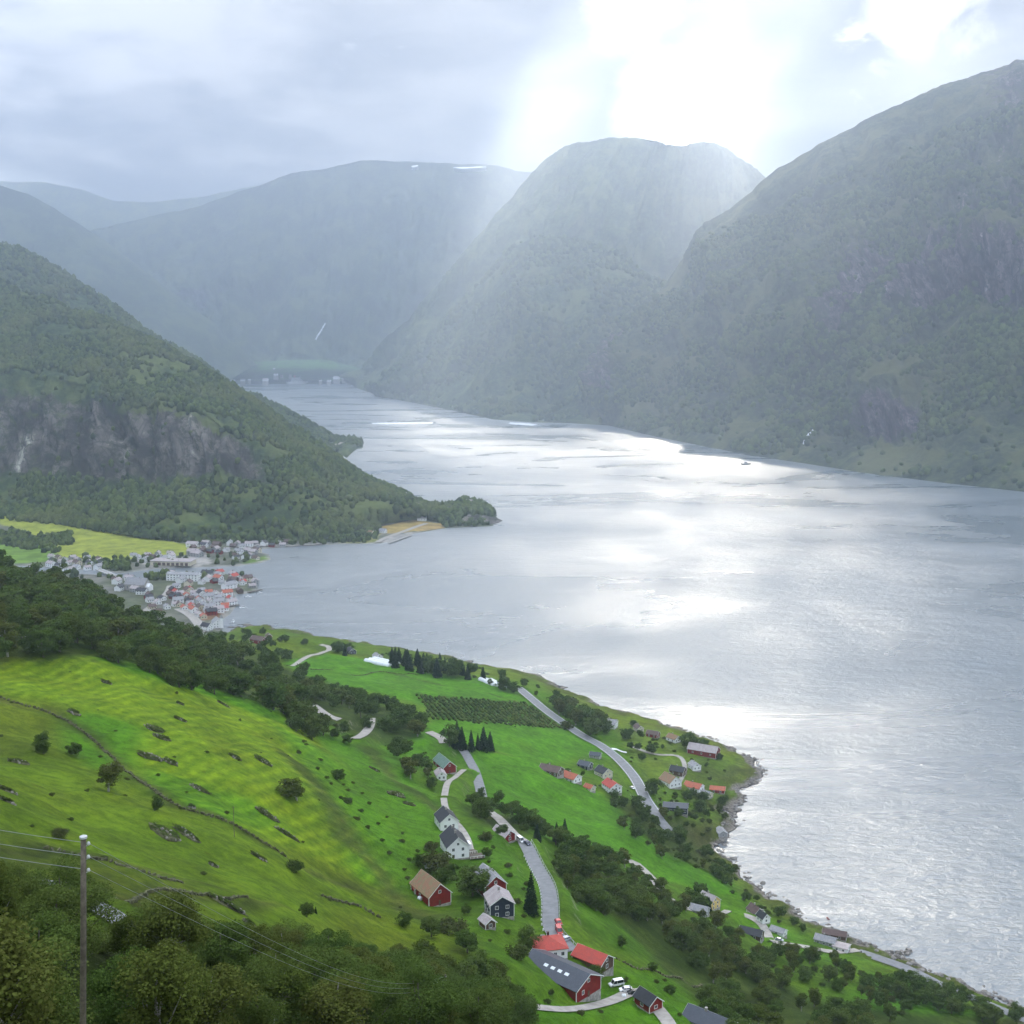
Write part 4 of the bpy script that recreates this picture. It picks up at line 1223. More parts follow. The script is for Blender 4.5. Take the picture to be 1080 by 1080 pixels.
# tops along the fjord side
grove([(380, 687), (440, 692), (520, 708), (600, 738), (650, 760), (720, 778), (760, 790), (700, 783), (640, 768), (580, 746), (520, 722), (440, 701), (380, 693)], 46, [(BU, 3), (BT, 1)], (6, 9), 8, 'on the rim above the hidden shore', 'hidden shore rim', 34)
grove([(320, 780), (380, 830), (440, 890), (470, 950), (440, 940), (390, 880), (350, 830), (310, 790)], 30, [(BU, 5)], (3, 6), 8, 'on the scrubby bank beside the mown field', 'scrubby bank', 35)
grove([(0, 700), (120, 690), (300, 750), (420, 900), (440, 980), (200, 930), (0, 870)], 34, [(BU, 1)], (1.8, 4), 14, 'dotted over the upper field', 'upper field', 36)
grove([(440, 880), (560, 880), (600, 960), (560, 1000), (430, 990)], 26, [(BU, 3), (BT, 1)], (3.5, 7), 6, 'in the farmyards of the middle farms', 'middle farmyards', 37)
grove([(640, 765), (760, 795), (780, 830), (700, 850), (660, 810)], 26, [(BU, 3), (BT, 1)], (3.5, 7), 7, 'between the gardens on the point', 'point gardens', 38)
grove([(575, 800), (660, 812), (668, 845), (620, 840), (575, 822)], 14, [(BU, 3), (BT, 1)], (3.5, 6), 6, 'around the road bend hamlet', 'hamlet gardens', 39)
grove([(590, 1000), (700, 1030), (720, 1075), (600, 1075), (560, 1040)], 20, [(BU, 3), (BT, 1)], (3, 6), 6, 'around the big red barn', 'barn surroundings', 40)
grove([(245, 668), (300, 667), (330, 680), (320, 690), (285, 684)], 9, [(BT, 1)], (7, 10), 14, 'around the meadow behind the red house', 'red house meadow', 8)
grove([(340, 686), (350, 682), (380, 690), (378, 694), (350, 690)], 8, [(BT, 3), (SP_, 1)], (9, 13), 9, 'beside the crest lane', 'crest lane', 9)
grove([(413, 697), (440, 699), (470, 706), (512, 716), (508, 721), (460, 714), (412, 704)], 24, [(SP_, 4), (BT, 2)], (13, 18), 8, 'in the dark row along the far edge of the bright meadow', 'far meadow row', 10)
grove([(525, 722), (560, 730), (562, 736), (530, 729)], 8, [(BT, 3), (SP_, 1)], (10, 14), 8, 'at the top end of the shore road', 'shore road top', 11)
grove([(578, 743), (600, 748), (632, 766), (640, 775), (622, 776), (596, 760)], 20, [(BT, 4), (BI, 1)], (13, 18), 8, 'in the grove between the shore road and the water', 'shore road grove', 12)
grove([(660, 775), (700, 776), (745, 788), (742, 796), (690, 786), (660, 784)], 12, [(BT, 2), (BU, 2)], (6, 11), 8, 'along the back shore of the point', 'point back shore', 13)
grove([(690, 832), (720, 838), (770, 846), (762, 870), (745, 885), (720, 872), (700, 862), (686, 838)], 34, [(BT, 2), (BI, 1), (BU, 3)], (6, 10), 7, 'in the scrub at the foot of the point', 'point scrub', 14)
grove([(640, 838), (665, 846), (700, 872), (745, 896), (775, 920), (768, 935), (735, 918), (690, 900), (655, 870)], 60, [(BT, 3), (BI, 1), (BU, 3)], (6, 11), 7, 'on the bank between the long meadow and the shore', 'long meadow bank', 15)
grove([(768, 920), (800, 952), (840, 975), (850, 985), (800, 965), (770, 940)], 16, [(BU, 3), (BT, 1)], (5, 8), 7, 'on the shore slope past the yellow house', 'yellow house shore', 16)
grove([(730, 935), (752, 944), (748, 962), (722, 955)], 9, [(BT, 3), (SP_, 1)], (7, 10), 6, 'beside the yellow house', 'yellow house', 17)
# bank below the winding lane
grove([(497, 846), (520, 842), (560, 868), (600, 880), (585, 894), (560, 882), (520, 872), (500, 862)], 26, [(BT, 4), (BU, 2), (SP_, 1)], (7, 11), 6.5, 'in the thicket at the top of the winding lane', 'lane top thicket', 18)
grove([(585, 885), (625, 895), (650, 925), (640, 960), (610, 950), (590, 920)], 34, [(BT, 4), (BU, 2), (BI, 1)], (7, 12), 6.5, 'on the bank right of the winding lane', 'winding lane bank', 19)
grove([(640, 905), (690, 925), (740, 968), (790, 1000), (790, 1030), (740, 1020), (690, 985), (645, 955)], 66, [(BT, 5), (BI, 2), (BU, 2)], (7, 12), 7.5, 'in the wood sloping to the yellow house', 'slope wood', 20)
grove([(790, 995), (850, 1010), (905, 1020), (950, 1045), (960, 1075), (860, 1040), (800, 1040)], 48, [(BT, 4), (BI, 2), (BU, 2)], (6, 10), 7, 'in the wood above the straight shore road', 'straight shore road wood', 21)
grove([(935, 1035), (1000, 1050), (1080, 1078), (1075, 1088), (1000, 1070), (940, 1055)], 26, [(BT, 4), (BU, 1)], (8, 11), 6, 'along the straight shore road near the photo corner', 'corner shore', 22)
grove([(745, 1052), (860, 1060), (960, 1078), (960, 1110), (760, 1110)], 34, [(BT, 3), (BI, 3)], (8, 11), 7, 'at the lower edge right of the grey roofed barn', 'lower right edge', 23)
grove([(700, 975), (800, 1010), (830, 1045), (800, 1062), (750, 1045)], 26, [(BT, 3), (BI, 2)], (7, 10), 7.5, 'above the red cabin field', 'cabin field wood', 28)
# foreground wood under the pole
grove([(-10, 968), (60, 968), (110, 990), (190, 1010), (190, 1090), (-10, 1090)], 34, [(BT, 2), (BI, 1), (BU, 1)], (6.5, 8.5), 6, 'in the foreground wood around the power pole', 'pole wood', 24)
grove([(150, 1010), (250, 1018), (360, 1022), (450, 1025), (470, 1100), (150, 1100)], 60, [(BT, 2), (BI, 3)], (7.5, 11), 7, 'in the foreground wood below the upper field', 'foreground wood', 25)
grove([(440, 1030), (500, 1028), (545, 1035), (560, 1100), (440, 1100)], 22, [(BT, 3), (BI, 2)], (8, 11), 7, 'in the foreground wood left of the grey roofed barn', 'barn side wood', 26)
grove([(-10, 930), (40, 962), (110, 985), (100, 1000), (-10, 985)], 14, [(BT, 2), (BU, 1)], (4.5, 6.5), 5, 'between the pole and the hillside lane', 'hillside lane', 27)

for kind, x, y, hp, wd, lb in [
    (BT, 46, 794, 27, 1.0, 'dark upright tree at the left of the upper field'), (BT, 79, 795, 20, 1.25, 'round dark green tree beside the smooth green patch'),
    (BI, 114, 832, 42, 1.35, 'big half bare tree on the field wall, brown trunks showing'), (BT, 165, 851, 20, 1.0, 'small dark pointed tree by the field wall'),
    (BU, 105, 686, 12, 1.4, 'low dark bush near the top of the upper field'), (BU, 155, 705, 7, 1.3, 'tiny round bush under the wooded band'),
    (BT, 322, 768, 36, 1.3, 'large dark tree at the right top corner of the upper field'), (BT, 388, 768, 17, 1.2, 'dark tree standing by the hairpin lane'),
    (BT, 358, 822, 18, 1.25, 'lone dark tree on the steep green bank'), (BI, 313, 842, 32, 1.7, 'wide grey green thicket tree at the edge of the mown field'),
    (BT, 420, 792, 20, 1.1, 'brownish tree leaning over the green bank'), (BU, 366, 842, 8, 1.3, 'small bush on the steep green bank'),
    (BT, 603, 914, 46, 1.15, 'very big dark tree beside the winding lane'), (BT, 498, 945, 40, 1.6, 'broad round tree between the red barns'),
    (BU, 458, 918, 24, 1.5, 'grey green bushes in front of the larger white house'), (BU, 455, 897, 12, 1.3, 'bush left of the larger white house'),
    (SP_, 560, 962, 52, .95, 'narrow tall tree left of the winding lane'), (BT, 556, 1000, 27, 1.3, 'dark round tree in front of the navy house yard'),
    (BT, 427, 978, 20, 1.2, 'small dark tree left of the garden hedge'), (BT, 455, 988, 26, 1.6, 'dark clipped tree in the garden below the mossy barn'),
    (BT, 493, 1005, 30, 1.6, 'dark spreading tree below the navy house'), (BU, 474, 982, 22, 1.5, 'bush between the two dark garden trees'),
    (BT, 323, 958, 22, 1.1, 'isolated dark tree near the foot of the upper field'), (BU, 310, 912, 14, 1.5, 'dark bush beside the stone heap'),
    (BU, 214, 920, 5, 1.5, 'little bush on the lower pasture'), (BU, 62, 882, 12, 1.6, 'grey bush in the shaded dip'),
    (BT, 513, 905, 16, 1.0, 'young tree on the lawn right of the larger white house'), (BU, 512, 886, 12, 1.3, 'bush below the small white house'),
    (BT, 567, 760, 10, 1.2, 'small dark tree where the crop rows meet the shore road'), (BU, 598, 768, 9, 1.6, 'low bush at the bend of the shore road'),
    (BT, 665, 792, 13, 1.1, 'left one of two small trees by the white tarpaulin'), (BT, 673, 793, 13, 1.1, 'right one of two small trees by the white tarpaulin'),
    (BT, 688, 795, 15, 1.3, 'round tree alone on the pale meadow of the point'), (BT, 727, 790, 20, 1.4, 'biggest dark tree on the back shore of the point'),
    (BT, 690, 838, 20, 1.4, 'dark tree left of the grey roofed house on the point'), (BI, 727, 826, 18, 1.6, 'purplish brown tree in the middle of the point houses'),
    (BT, 688, 1024, 14, 1.1, 'small tree on the pasture above the red cabin'), (BT, 707, 1045, 14, 1.2, 'thin round tree in the cabin field'),
    (BT, 762, 1070, 36, 1.25, 'tall dark tree right of the red cabin field'), (BI, 700, 862, 14, 1.4, 'brown bush tree behind the dark modern house'),
    (BT, 508, 842, 14, 1.0, 'small tree at the lower end of the narrow lane'), (BT, 517, 722, 8, 1.0, 'small tree at the end of the white tunnels'),
    (BU, 690, 940, 10, 1.4, 'bush at the end of the meadow foot lane'), (BU, 545, 1005, 18, 1.5, 'bush left of the red roofed white house'),
    (BT, 655, 996, 14, 1.2, 'small dark tree on the bank over the red shed'), (SP_, 333, 960, 10, 1.0, 'tiny spruce beside the isolated dark tree')]:
    p = hit(x, y)
    if p is None: continue
    plant(kind, p - Vector((0, 0, .3)), hp * p.y / F_PX, lb, None, wd)

# ------------------------------------------------------------------ heaps of field stones and scrub on the upper field
heaps = [(190, 757, 16, 'mound'), (163, 769, 24, 'mound'), (158, 798, 28, 'mound'), (190, 741, 10, 'mound'), (236, 739, 14, 'mound'), (248, 799, 15, 'mound'), (278, 803, 22, 'mound'),
         (170, 778, 22, 'hedge'), (180, 804, 18, 'mound'), (211, 831, 24, 'mound'), (303, 875, 28, 'mound'), (173, 878, 40, 'mound'), (197, 880, 28, 'mound'), (225, 907, 13, 'mound'),
         (274, 905, 18, 'mound'), (239, 945, 44, 'mound'), (203, 852, 10, 'mound'), (282, 859, 26, 'mound'), (20, 803, 26, 'mound'), (8, 828, 22, 'mound'), (8, 843, 18, 'mound'),
         (112, 720, 12, 'mound'), (78, 752, 16, 'mound'), (418, 838, 22, 'mound'), (432, 848, 16, 'mound'), (395, 812, 14, 'mound'), (262, 968, 16, 'mound')]
hl = ['small brown heap between the two hay strips', 'brown scrub heap in the mown strip', 'long scrub heap right of the smooth green patch', 'pale heap near the wooded band', 'grey heap below the far end of the band',
      'grey stone heap in the mown hay rows', 'long dark heap joined to scrub at the field edge', 'thin dark hedge like heap at the smooth patch corner', 'rough heap in the middle of the hay rows', 'flat brown heap under the middle heap',
      'wide bare brown heap by the crossing wall', 'biggest long heap below the field wall', 'narrow heap touching the biggest long heap', 'small heap on the lower pasture', 'flat heap with a pale boulder', 'long ragged heap at the lower field edge',
      'tiny dark heap beside the pointed tree', 'flat heap right of the green strip', 'grey stone heap at the left frame edge', 'dark heap under the left stone heap', 'lowest dark heap at the left frame edge',
      'small heap beside the top bush', 'faint heap left of the hay strips', 'stony scrub heap high on the green bank', 'stony scrub heap lower on the green bank', 'scrub heap near the lone tree bank', 'ragged heap above the foreground wood']
M['mound'] = simple('scrub_and_stone', (.085, .085, .04), .95, scale=.8, var=.6)
for (x, y, wp, _), lb in zip(heaps, hl):
    p = hit(x, y); L = wp * p.y / F_PX; rg = np.random.default_rng(int(x * 7 + y))
    root = empty('stone_heap', p, R(rg.uniform(-25, 5)), lb, 'stone heap', 'stone heaps dotting the upper field')
    vv = ICO2_V * (1 + rg.uniform(-.22, .22, (len(ICO2_V), 1)))
    sx, sy, sz = L / 2, L * .30, min(1.3, .4 + L * .07)
    co = vv * np.array([sx, sy, sz]) + np.array([0, 0, -.1])
    # let the heap follow the slope
    gx_ = (zat(p.x + 3, p.y) - zat(p.x - 3, p.y)) / 6; gy_ = (zat(p.x, p.y + 3) - zat(p.x, p.y - 3)) / 6
    c_, s_ = math.cos(root.rotation_euler.z), math.sin(root.rotation_euler.z)
    lx = co[:, 0] * c_ - co[:, 1] * s_; ly = co[:, 0] * s_ + co[:, 1] * c_
    co[:, 2] += lx * gx_ + ly * gy_
    link(bpy.data.objects.new('base', np_mesh('base', co, ICO2_F, M['mound'])), root)
    q, f, _ = shrub(int(x), 500, .2, 2.2, 1.0)
    q = q * np.array([sx / 1.4, sy / 1.2, .62]); ly = q[:, 0] * s_ + q[:, 1] * c_; lx = q[:, 0] * c_ - q[:, 1] * s_
    q[:, 2] += lx * gx_ + ly * gy_ + .1
    link(bpy.data.objects.new('scrub', np_mesh('scrub', q, f, M['bushleaf'])), root)
    st = MB()
    for k in range(int(5 + L)):
        a, r_ = rg.uniform(0, 2 * PI), rg.random() ** .5
        X_, Y_ = sx * r_ * math.cos(a), sy * r_ * math.sin(a); lx = X_ * c_ - Y_ * s_; ly = X_ * s_ + Y_ * c_
        st.box(X_, Y_, sz * math.sqrt(max(0, 1 - r_ * r_)) + lx * gx_ + ly * gy_, rg.uniform(.3, .9), rg.uniform(.3, .8), rg.uniform(.3, .7), rg.uniform(0, 3), .6)
    st.build('stones', M['rock'], root)

# dry stone walls across the pasture
for px, lb, hgt in (([(0, 735), (60, 752), (110, 790), (150, 825), (180, 848), (215, 858), (250, 868), (290, 890), (300, 900)], 'old dry stone wall crossing the upper field diagonally', .9),
                    ([(48, 893), (90, 898), (118, 905), (150, 915), (190, 925)], 'low stone wall along the lower pasture', .7), ([(112, 927), (160, 933), (205, 943), (260, 940)], 'lowest stone wall above the foreground wood', .7),
                    ([(340, 944), (375, 952), (400, 965)], 'short stone wall at the right foot of the field', .8), ([(650, 1010), (690, 1028), (740, 1036)], 'stone wall edging the pasture above the red cabin', .7),
                    ([(328, 706), (400, 708), (440, 712)], 'dark ditch wall across the far bright meadow', 1.0)):
    pts = [hit(x, y) for x, y in px]; ln = smooth_line([p for p in pts if p], 1.6, 2); mb = MB(); rg = random.Random(len(lb))
    for p in ln:
        mb.box(p.x + rg.uniform(-.2, .2), p.y + rg.uniform(-.2, .2), zat(p.x, p.y) + hgt * .3, rg.uniform(1.3, 2.0), rg.uniform(.5, .8), hgt * rg.uniform(.7, 1.1), rg.uniform(0, 3), .75)
    tag(mb.build('stone_wall', M['mound']), lb, 'stone wall')

# rows of berry bushes
mb_co = []; rg = np.random.default_rng(5)
for k in range(2600):
    v_ = rg.uniform(732, 768); u_ = rg.uniform(440, 592)
    if not inpoly([u_], [v_], [(440, 733), (575, 743), (592, 768), (458, 759)])[0]: continue
    p = hit(u_, v_)
    if p is not None and seg_dist(np.array([p.x]), np.array([p.y]), road_lines[0][0])[0][0] > 9: mb_co.append((round(p.x / 4.5 + p.y * .08) * 4.5 - p.y * .08 * 4.5, p.y, 0))
mb_co = np.array([(x, y, zat(x, y)) for x, y, _ in mb_co])
forest('crop_rows', 'dark rows of berry bushes between two bright meadows', mb_co, .8, 1.3, 1.0, M['crowns'], 9)
bpy.data.objects['crop_rows']['category'] = 'crop'

# headland and valley trees, far too many to count one by one
rg = np.random.default_rng(77); pts = []
while len(pts) < 1800:
    u_, v_ = rg.uniform(-20, 533), rg.uniform(535, 612)
    z1 = inpoly([u_], [v_], [(0, 548), (80, 556), (150, 568), (215, 574), (320, 574), (395, 571), (402, 556), (350, 556), (200, 556), (0, 536)])[0]
    z2 = inpoly([u_], [v_], [(0, 560), (50, 566), (75, 562), (78, 574), (30, 580), (0, 576)])[0] or inpoly([u_], [v_], [(44, 575), (64, 577), (63, 584), (44, 583)])[0]
    z3 = inpoly([u_], [v_], [(105, 594), (135, 592), (137, 601), (108, 602)])[0] or inpoly([u_], [v_], [(150, 606), (178, 608), (176, 630), (155, 630)])[0]
    z4 = inpoly([u_], [v_], [(455, 545), (531, 548), (528, 553), (470, 556)])[0]
    if (z1 and rg.random() < .6) or z2 or z3 or z4 or (rg.random() < .11 and inpoly([u_], [v_], [(50, 590), (270, 585), (270, 625), (180, 660), (60, 605)])[0]):
        p = vhit(u_, v_)
        if p.z > .8: pts.append(p[:])
forest('woodland', 'belts of trees on the delta, between the houses and on the headland', np.array(pts), 2.6, 4.6, 1.25, M['crowns'], 15)

# ------------------------------------------------------------------ buildings
BUILT = []


def window(parent, mats, x, y, z, w_, h_, face, pane=True, cross=True):
    """face: 'y-','y+','x-','x+' outward direction; frame with its pane as a sub-part"""
    nx, ny = {'y-': (0, -1), 'y+': (0, 1), 'x-': (-1, 0), 'x+': (1, 0)}[face]
    tx, ty = -ny, nx
    f = MB(); th = .07; fr = .13
    def bar(du, dz, su, sz, t_=th):
        f.box(x + tx * du + nx * t_ / 2, y + ty * du + ny * t_ / 2, z + dz, abs(tx) * su + abs(nx) * t_, abs(ty) * su + abs(ny) * t_, sz)
    bar(0, h_ / 2 + fr / 2, w_ + 2 * fr, fr); bar(0, -h_ / 2 - fr / 2, w_ + 2 * fr, fr); bar(-w_ / 2 - fr / 2, 0, fr, h_); bar(w_ / 2 + fr / 2, 0, fr, h_)
    if cross: bar(0, 0, .06, h_, .05)
    o = f.build('window', mats[0], parent)
    p = MB(); p.box(x + nx * .015, y + ny * .015, z, abs(tx) * w_ + abs(nx) * .02, abs(ty) * w_ + abs(ny) * .02, h_)
    p.build('pane', mats[1], o)
    return o


def house(p, w_, l, h, rh, ang, wall, roof, label, cat='house', name='house', gw=(2, 1), sw=(3, 1), over=.45, chim=1, base=3.0, wtrim='trim', door=None,
          corner=True, attic=True, group=None, windows=True, winwh=(1.0, 1.25), hip=False, foot='stone'):
    """gable ends face local -y and +y; ang turns the whole house (degrees, ccw)"""
    r = empty(name, (p[0], p[1], p[2]), R(ang), label, cat, group)
    b = MB()
    if hip:
        b.box(0, 0, h / 2, w_, l, h)
    else:
        b.prism([(-w_ / 2, 0), (w_ / 2, 0), (w_ / 2, h), (0, h + rh), (-w_ / 2, h)], -l / 2, l / 2)
    b.build('wall', M[wall], r)
    fb = MB(); fb.box(0, 0, -base / 2 + .15, w_ + .12, l + .12, base + .3); fb.build('foundation', M[foot], r)
    t_ = .22; q = MB(); s = math.atan2(rh, w_ / 2)
    if hip:
        e = over; zt = h - .02; rl = max(l - w_, .5) / 2
        x0, y0 = w_ / 2 + e, l / 2 + e
        A = [(-x0, -y0, zt), (x0, -y0, zt), (x0, y0, zt), (-x0, y0, zt)]; Rg = [(0, -rl, zt + rh), (0, rl, zt + rh)]
        Bq = [(a[0], a[1], a[2] + .16) for a in A]; Rt = [(a[0], a[1], a[2] + .16) for a in Rg]
        q.poly([Bq[0], Bq[1], Rt[0]]); q.poly([Bq[1], Bq[2], Rt[1], Rt[0]]); q.poly([Bq[2], Bq[3], Rt[1]]); q.poly([Bq[3], Bq[0], Rt[0], Rt[1]])
        q.poly(A[::-1])
        for i in range(4): q.poly([A[i], A[(i + 1) % 4], Bq[(i + 1) % 4], Bq[i]])
    else:
        ex = (w_ / 2 + over); ez = h - over * math.tan(s)
        q.prism([(-ex, ez + .02), (0, h + rh + .02), (ex, ez + .02), (ex, ez + .02 + t_), (0, h + rh + .02 + t_), (-ex, ez + .02 + t_)], -l / 2 - over, l / 2 + over)
    ro = q.build('roof', M[roof], r)
    if not hip:
        v = MB()
        for yy in (-l / 2 - over - .04, l / 2 + over + .04):
            for sx in (-1, 1):
                a = Vector((sx * ex, yy, ez + .10)); c = Vector((0, yy, h + rh + .10))
                v.poly([a + Vector((0, 0, -.16)), c + Vector((0, 0, -.16)), c + Vector((0, 0, .19)), a + Vector((0, 0, .19))])
                o2 = Vector((0, .05 if yy > 0 else -.05, 0))
                v.poly([a + o2 + Vector((0, 0, .19)), c + o2 + Vector((0, 0, .19)), c + o2 + Vector((0, 0, -.16)), a + o2 + Vector((0, 0, -.16))])
        v.build('bargeboard', M[wtrim], r)
    for k in range(chim):
        c = MB(); yy = (k - (chim - 1) / 2) * l * .4 + l * .08
        c.box(0, yy, h + rh + .35, .7, .7, 1.5); c.box(0, yy, h + rh + 1.15, .85, .85, .12); c.build('chimney', M['stone' if roof != 'r_red' else 'r_brown'], ro)
    if corner and not hip:
        for sx in (-1, 1):
            for sy in (-1, 1):
                c = MB(); c.box(sx * (w_ / 2 + .0), sy * (l / 2 + .0), h / 2 + .1, .2, .2, h - .25); c.build('corner_board', M[wtrim], r)
    if windows:
        mats = (M[wtrim], M['glass']); st = max(1, gw[1]); zh = h / st
        ww, wh = winwh
        for f_, (n, rows), span, dst in (('y-', gw, w_, l / 2), ('y+', gw, w_, l / 2), ('x-', sw, l, w_ / 2), ('x+', sw, l, w_ / 2)):
            for rr in range(rows):
                for i in range(n):
                    u = (i - (n - 1) / 2) * span / (n + .25)
                    if door == f_ and rr == 0 and i == n // 2: continue
                    z = h / rows * rr + h / rows * .55
                    xx, yy = (u, (-dst if f_ == 'y-' else dst)) if f_[0] == 'y' else ((-dst if f_ == 'x-' else dst), u)
                    window(r, mats, xx, yy, z, ww, min(wh, h / rows * .55), f_)
            if attic and f_[0] == 'y' and rh > 1.8 and not hip:
                window(r, mats, 0, (-dst if f_ == 'y-' else dst), h + rh * .28, ww * .9, min(1.0, rh * .4), f_)
    if door:
        nx, ny = {'y-': (0, -1), 'y+': (0, 1), 'x-': (-1, 0), 'x+': (1, 0)}[door]
        d = MB(); d.box(nx * (w_ / 2 + .04), ny * (l / 2 + .04), 1.1, .08 if nx else 1.0, .08 if ny else 1.0, 2.1); dd = d.build('door', M['brown'], r)
        k = MB(); k.box(nx * (w_ / 2 + .11) + ny * .35, ny * (l / 2 + .11) + nx * .35, 1.05, .06, .06, .14); k.build('handle', M['metal'], dd)
    BUILT.append((p[0], p[1]))
    return r


def sit(x, y, back=0.0, ang=0.0, up=.25):
    """ground point for a building whose front foot shows at this pixel"""
    p = hit(x, y)
    a = R(ang); q = Vector((p.x - math.sin(a) * back, p.y + math.cos(a) * back, 0))
    q.z = zat(q.x, q.y) * .5 + p.z * .5 + up
    return q


# farms on the slope, from the top down
house(sit(474, 816, 8, 25), 8.5, 17, 4.2, 3.6, 25, 'red', 'r_green', 'red barn with a pale green metal roof beside the spruces', 'barn', 'barn', (1, 1), (2, 1), chim=0, base=4, door='y-')
house(sit(466, 822, 4, 15), 5.5, 7, 3.4, 2.0, 15, 'white', 'r_rose', 'small white house pressed against the green roofed barn', gw=(2, 1), sw=(2, 1), base=4)
house(sit(474, 877, 5, 18), 8.0, 10, 4.6, 3.2, 18, 'white', 'r_black', 'smaller white house with a black roof above its bigger twin', gw=(2, 1), sw=(3, 1), chim=1, base=4, door='x+')
hw = house(sit(483, 906, 6, 16), 9.0, 13, 5.4, 3.8, 16, 'white', 'r_black', 'larger white two storey house with a black roof and terrace', gw=(2, 2), sw=(4, 2), chim=2, base=4, door='x+')
for k, (dx, dy, sx, sy) in enumerate(((7.6, -6.2, 6, 5), (6.8, -1.5, 4, 4))):
    d = MB(); d.box(dx, dy, .3, sx, sy, .18); pt = d.build('terrace', M['wood'], hw)
    for i in range(5):
        q = MB(); q.box(dx - sx / 2 + i * sx / 4, dy - sy / 2, .85, .09, .09, .95); q.build('post', M['trim'], pt)
    q = MB(); q.box(dx, dy - sy / 2, 1.35, sx, .07, .10); q.build('rail', M['trim'], pt)
d = MB(); d.prism([(4.5, 0), (7.5, 0), (7.5, 2.4), (4.5, 3.0)], 1, 5); d.build('porch', M['white'], hw)
house(sit(464, 955, 7, 32), 9.2, 14, 4.2, 4.2, 32, 'red', 'r_moss', 'red barn with a patchy mossy roof and stone foot', 'barn', 'barn', (0, 0), (1, 1), chim=0, base=5, door='y-', corner=True)
house(sit(444, 944, 3, 20), 4.6, 6, 2.4, 1.6, 20, 'cream', 'r_orange', 'tiny cream shed with an orange roof left of the mossy barn', 'shed', 'shed', (1, 1), (1, 1), chim=0, base=3, attic=False)
house(sit(524, 946, 7, 24), 8.6, 12, 4.8, 3.4, 24, 'red', 'r_grey', 'dark red barn with a pale grey roof behind the navy house', 'barn', 'barn', (1, 1), (0, 0), chim=0, base=4)
house(sit(530, 968, 5, 14), 8.6, 9, 5.2, 2.8, 14, 'navy', 'r_rose', 'navy blue house with a rose grey roof and white window frames', gw=(2, 2), sw=(3, 2), chim=1, base=4, attic=False, winwh=(1.0, 1.1))
house(sit(517, 980, 2, 30), 3.8, 4.5, 2.2, 1.3, 30, 'brown', 'r_rose', 'little brown garden shed below the navy house', 'shed', 'shed', (1, 1), (0, 0), chim=0, base=2, attic=False)
house(sit(537, 880, 4, 40), 6, 9, 3.0, 2.2, 40, 'red', 'r_rose', 'small shed with a pinkish roof hidden in the lane thicket', 'shed', 'shed', (1, 1), (1, 1), chim=0, base=3)
hr = house(sit(582, 1013, 5, 12), 11, 9.5, 3.8, 2.6, 12, 'white', 'r_red', 'white bungalow with a bright red hipped roof at the lane end', gw=(4, 1), sw=(3, 1), chim=1, base=4, hip=True)
bb = house(sit(622, 1056, 12, 48), 12.5, 23, 4.8, 3.0, 48, 'red', 'r_dark', 'big red barn under a dark blue grey roof with skylights', 'barn', 'barn', (2, 1), (2, 1), chim=0, base=5, over=.7, door='y-')
for k in range(4):
    s_ = MB(); s0 = math.atan2(3.0, 6.25)
    x0 = -3.1; zc = 4.8 + 3.0 - (3.1) * math.tan(s0) + .27
    yy = -5 + k * 2.9
    s_.poly([(x0 - .5, yy - .8, zc - .5 * math.tan(s0) + .03), (x0 - .5, yy + .8, zc - .5 * math.tan(s0) + .03), (x0 + .5, yy + .8, zc + .5 * math.tan(s0) + .03), (x0 + .5, yy - .8, zc + .5 * math.tan(s0) + .03)][::-1])
    o = s_.build('skylight', M['plastic'], bb)
house(sit(635, 1026, 4, 50), 7.5, 12, 3.4, 2.4, 50, 'brown', 'r_red', 'dark shed with a bright red roof beside the big barn', 'shed', 'shed', (1, 1), (0, 0), chim=0, base=4)
house(sit(690, 1066, 3, 35), 5.5, 7.5, 2.8, 2.2, 35, 'red', 'r_black', 'small red cabin with a white framed window in its gable', 'cabin', 'cabin', (1, 1), (1, 1), chim=0, base=3, winwh=(1.2, 1.0), attic=False)
house(sit(762, 1092, 5, 50), 8.5, 15, 3.4, 2.6, 50, 'grey', 'r_dark', 'house at the bottom frame edge with a dark slate roof', gw=(2, 1), sw=(3, 1), base=4)
# hamlet inside the road bend
house(sit(588, 818, 5, 60), 9, 15, 3.2, 2.8, 60, 'brown', 'r_brown', 'long brown roofed house at the left end of the road bend hamlet', gw=(2, 1), sw=(4, 1), base=3)
house(sit(608, 826, 5, 45), 8.5, 12, 3.4, 2.6, 45, 'white', 'r_orange', 'white house with an orange tile roof in the road bend hamlet', gw=(2, 1), sw=(3, 1), base=3)
house(sit(624, 834, 2, 45), 5, 6.5, 2.6, 1.8, 45, 'cream', 'r_orange', 'small orange roofed garage at the front of the hamlet', 'garage', 'garage', (1, 1), (1, 1), chim=0, base=3, attic=False)
house(sit(622, 812, 4, 55), 7, 9, 3.2, 2.2, 55, 'navy', 'r_dark', 'dark blue roofed house at the back of the hamlet', gw=(2, 1), sw=(2, 1), base=3)
house(sit(640, 821, 4, 35), 8.5, 10, 4.2, 3.0, 35, 'cream', 'r_black', 'cream house with a black roof next to the road bend', gw=(2, 1), sw=(3, 1), base=3)
house(sit(649, 838, 5, 25), 9, 12, 5.0, 2.8, 25, 'white', 'r_red', 'tall white house with a deep red roof nearest the road bend', gw=(3, 2), sw=(4, 2), base=3)
house(sit(632, 800, 3, 70), 5, 8, 2.6, 1.6, 70, 'grey', 'r_dark', 'low dark outbuilding behind the hamlet', 'shed', 'shed', (1, 1), (1, 1), chim=0, base=3, attic=False)
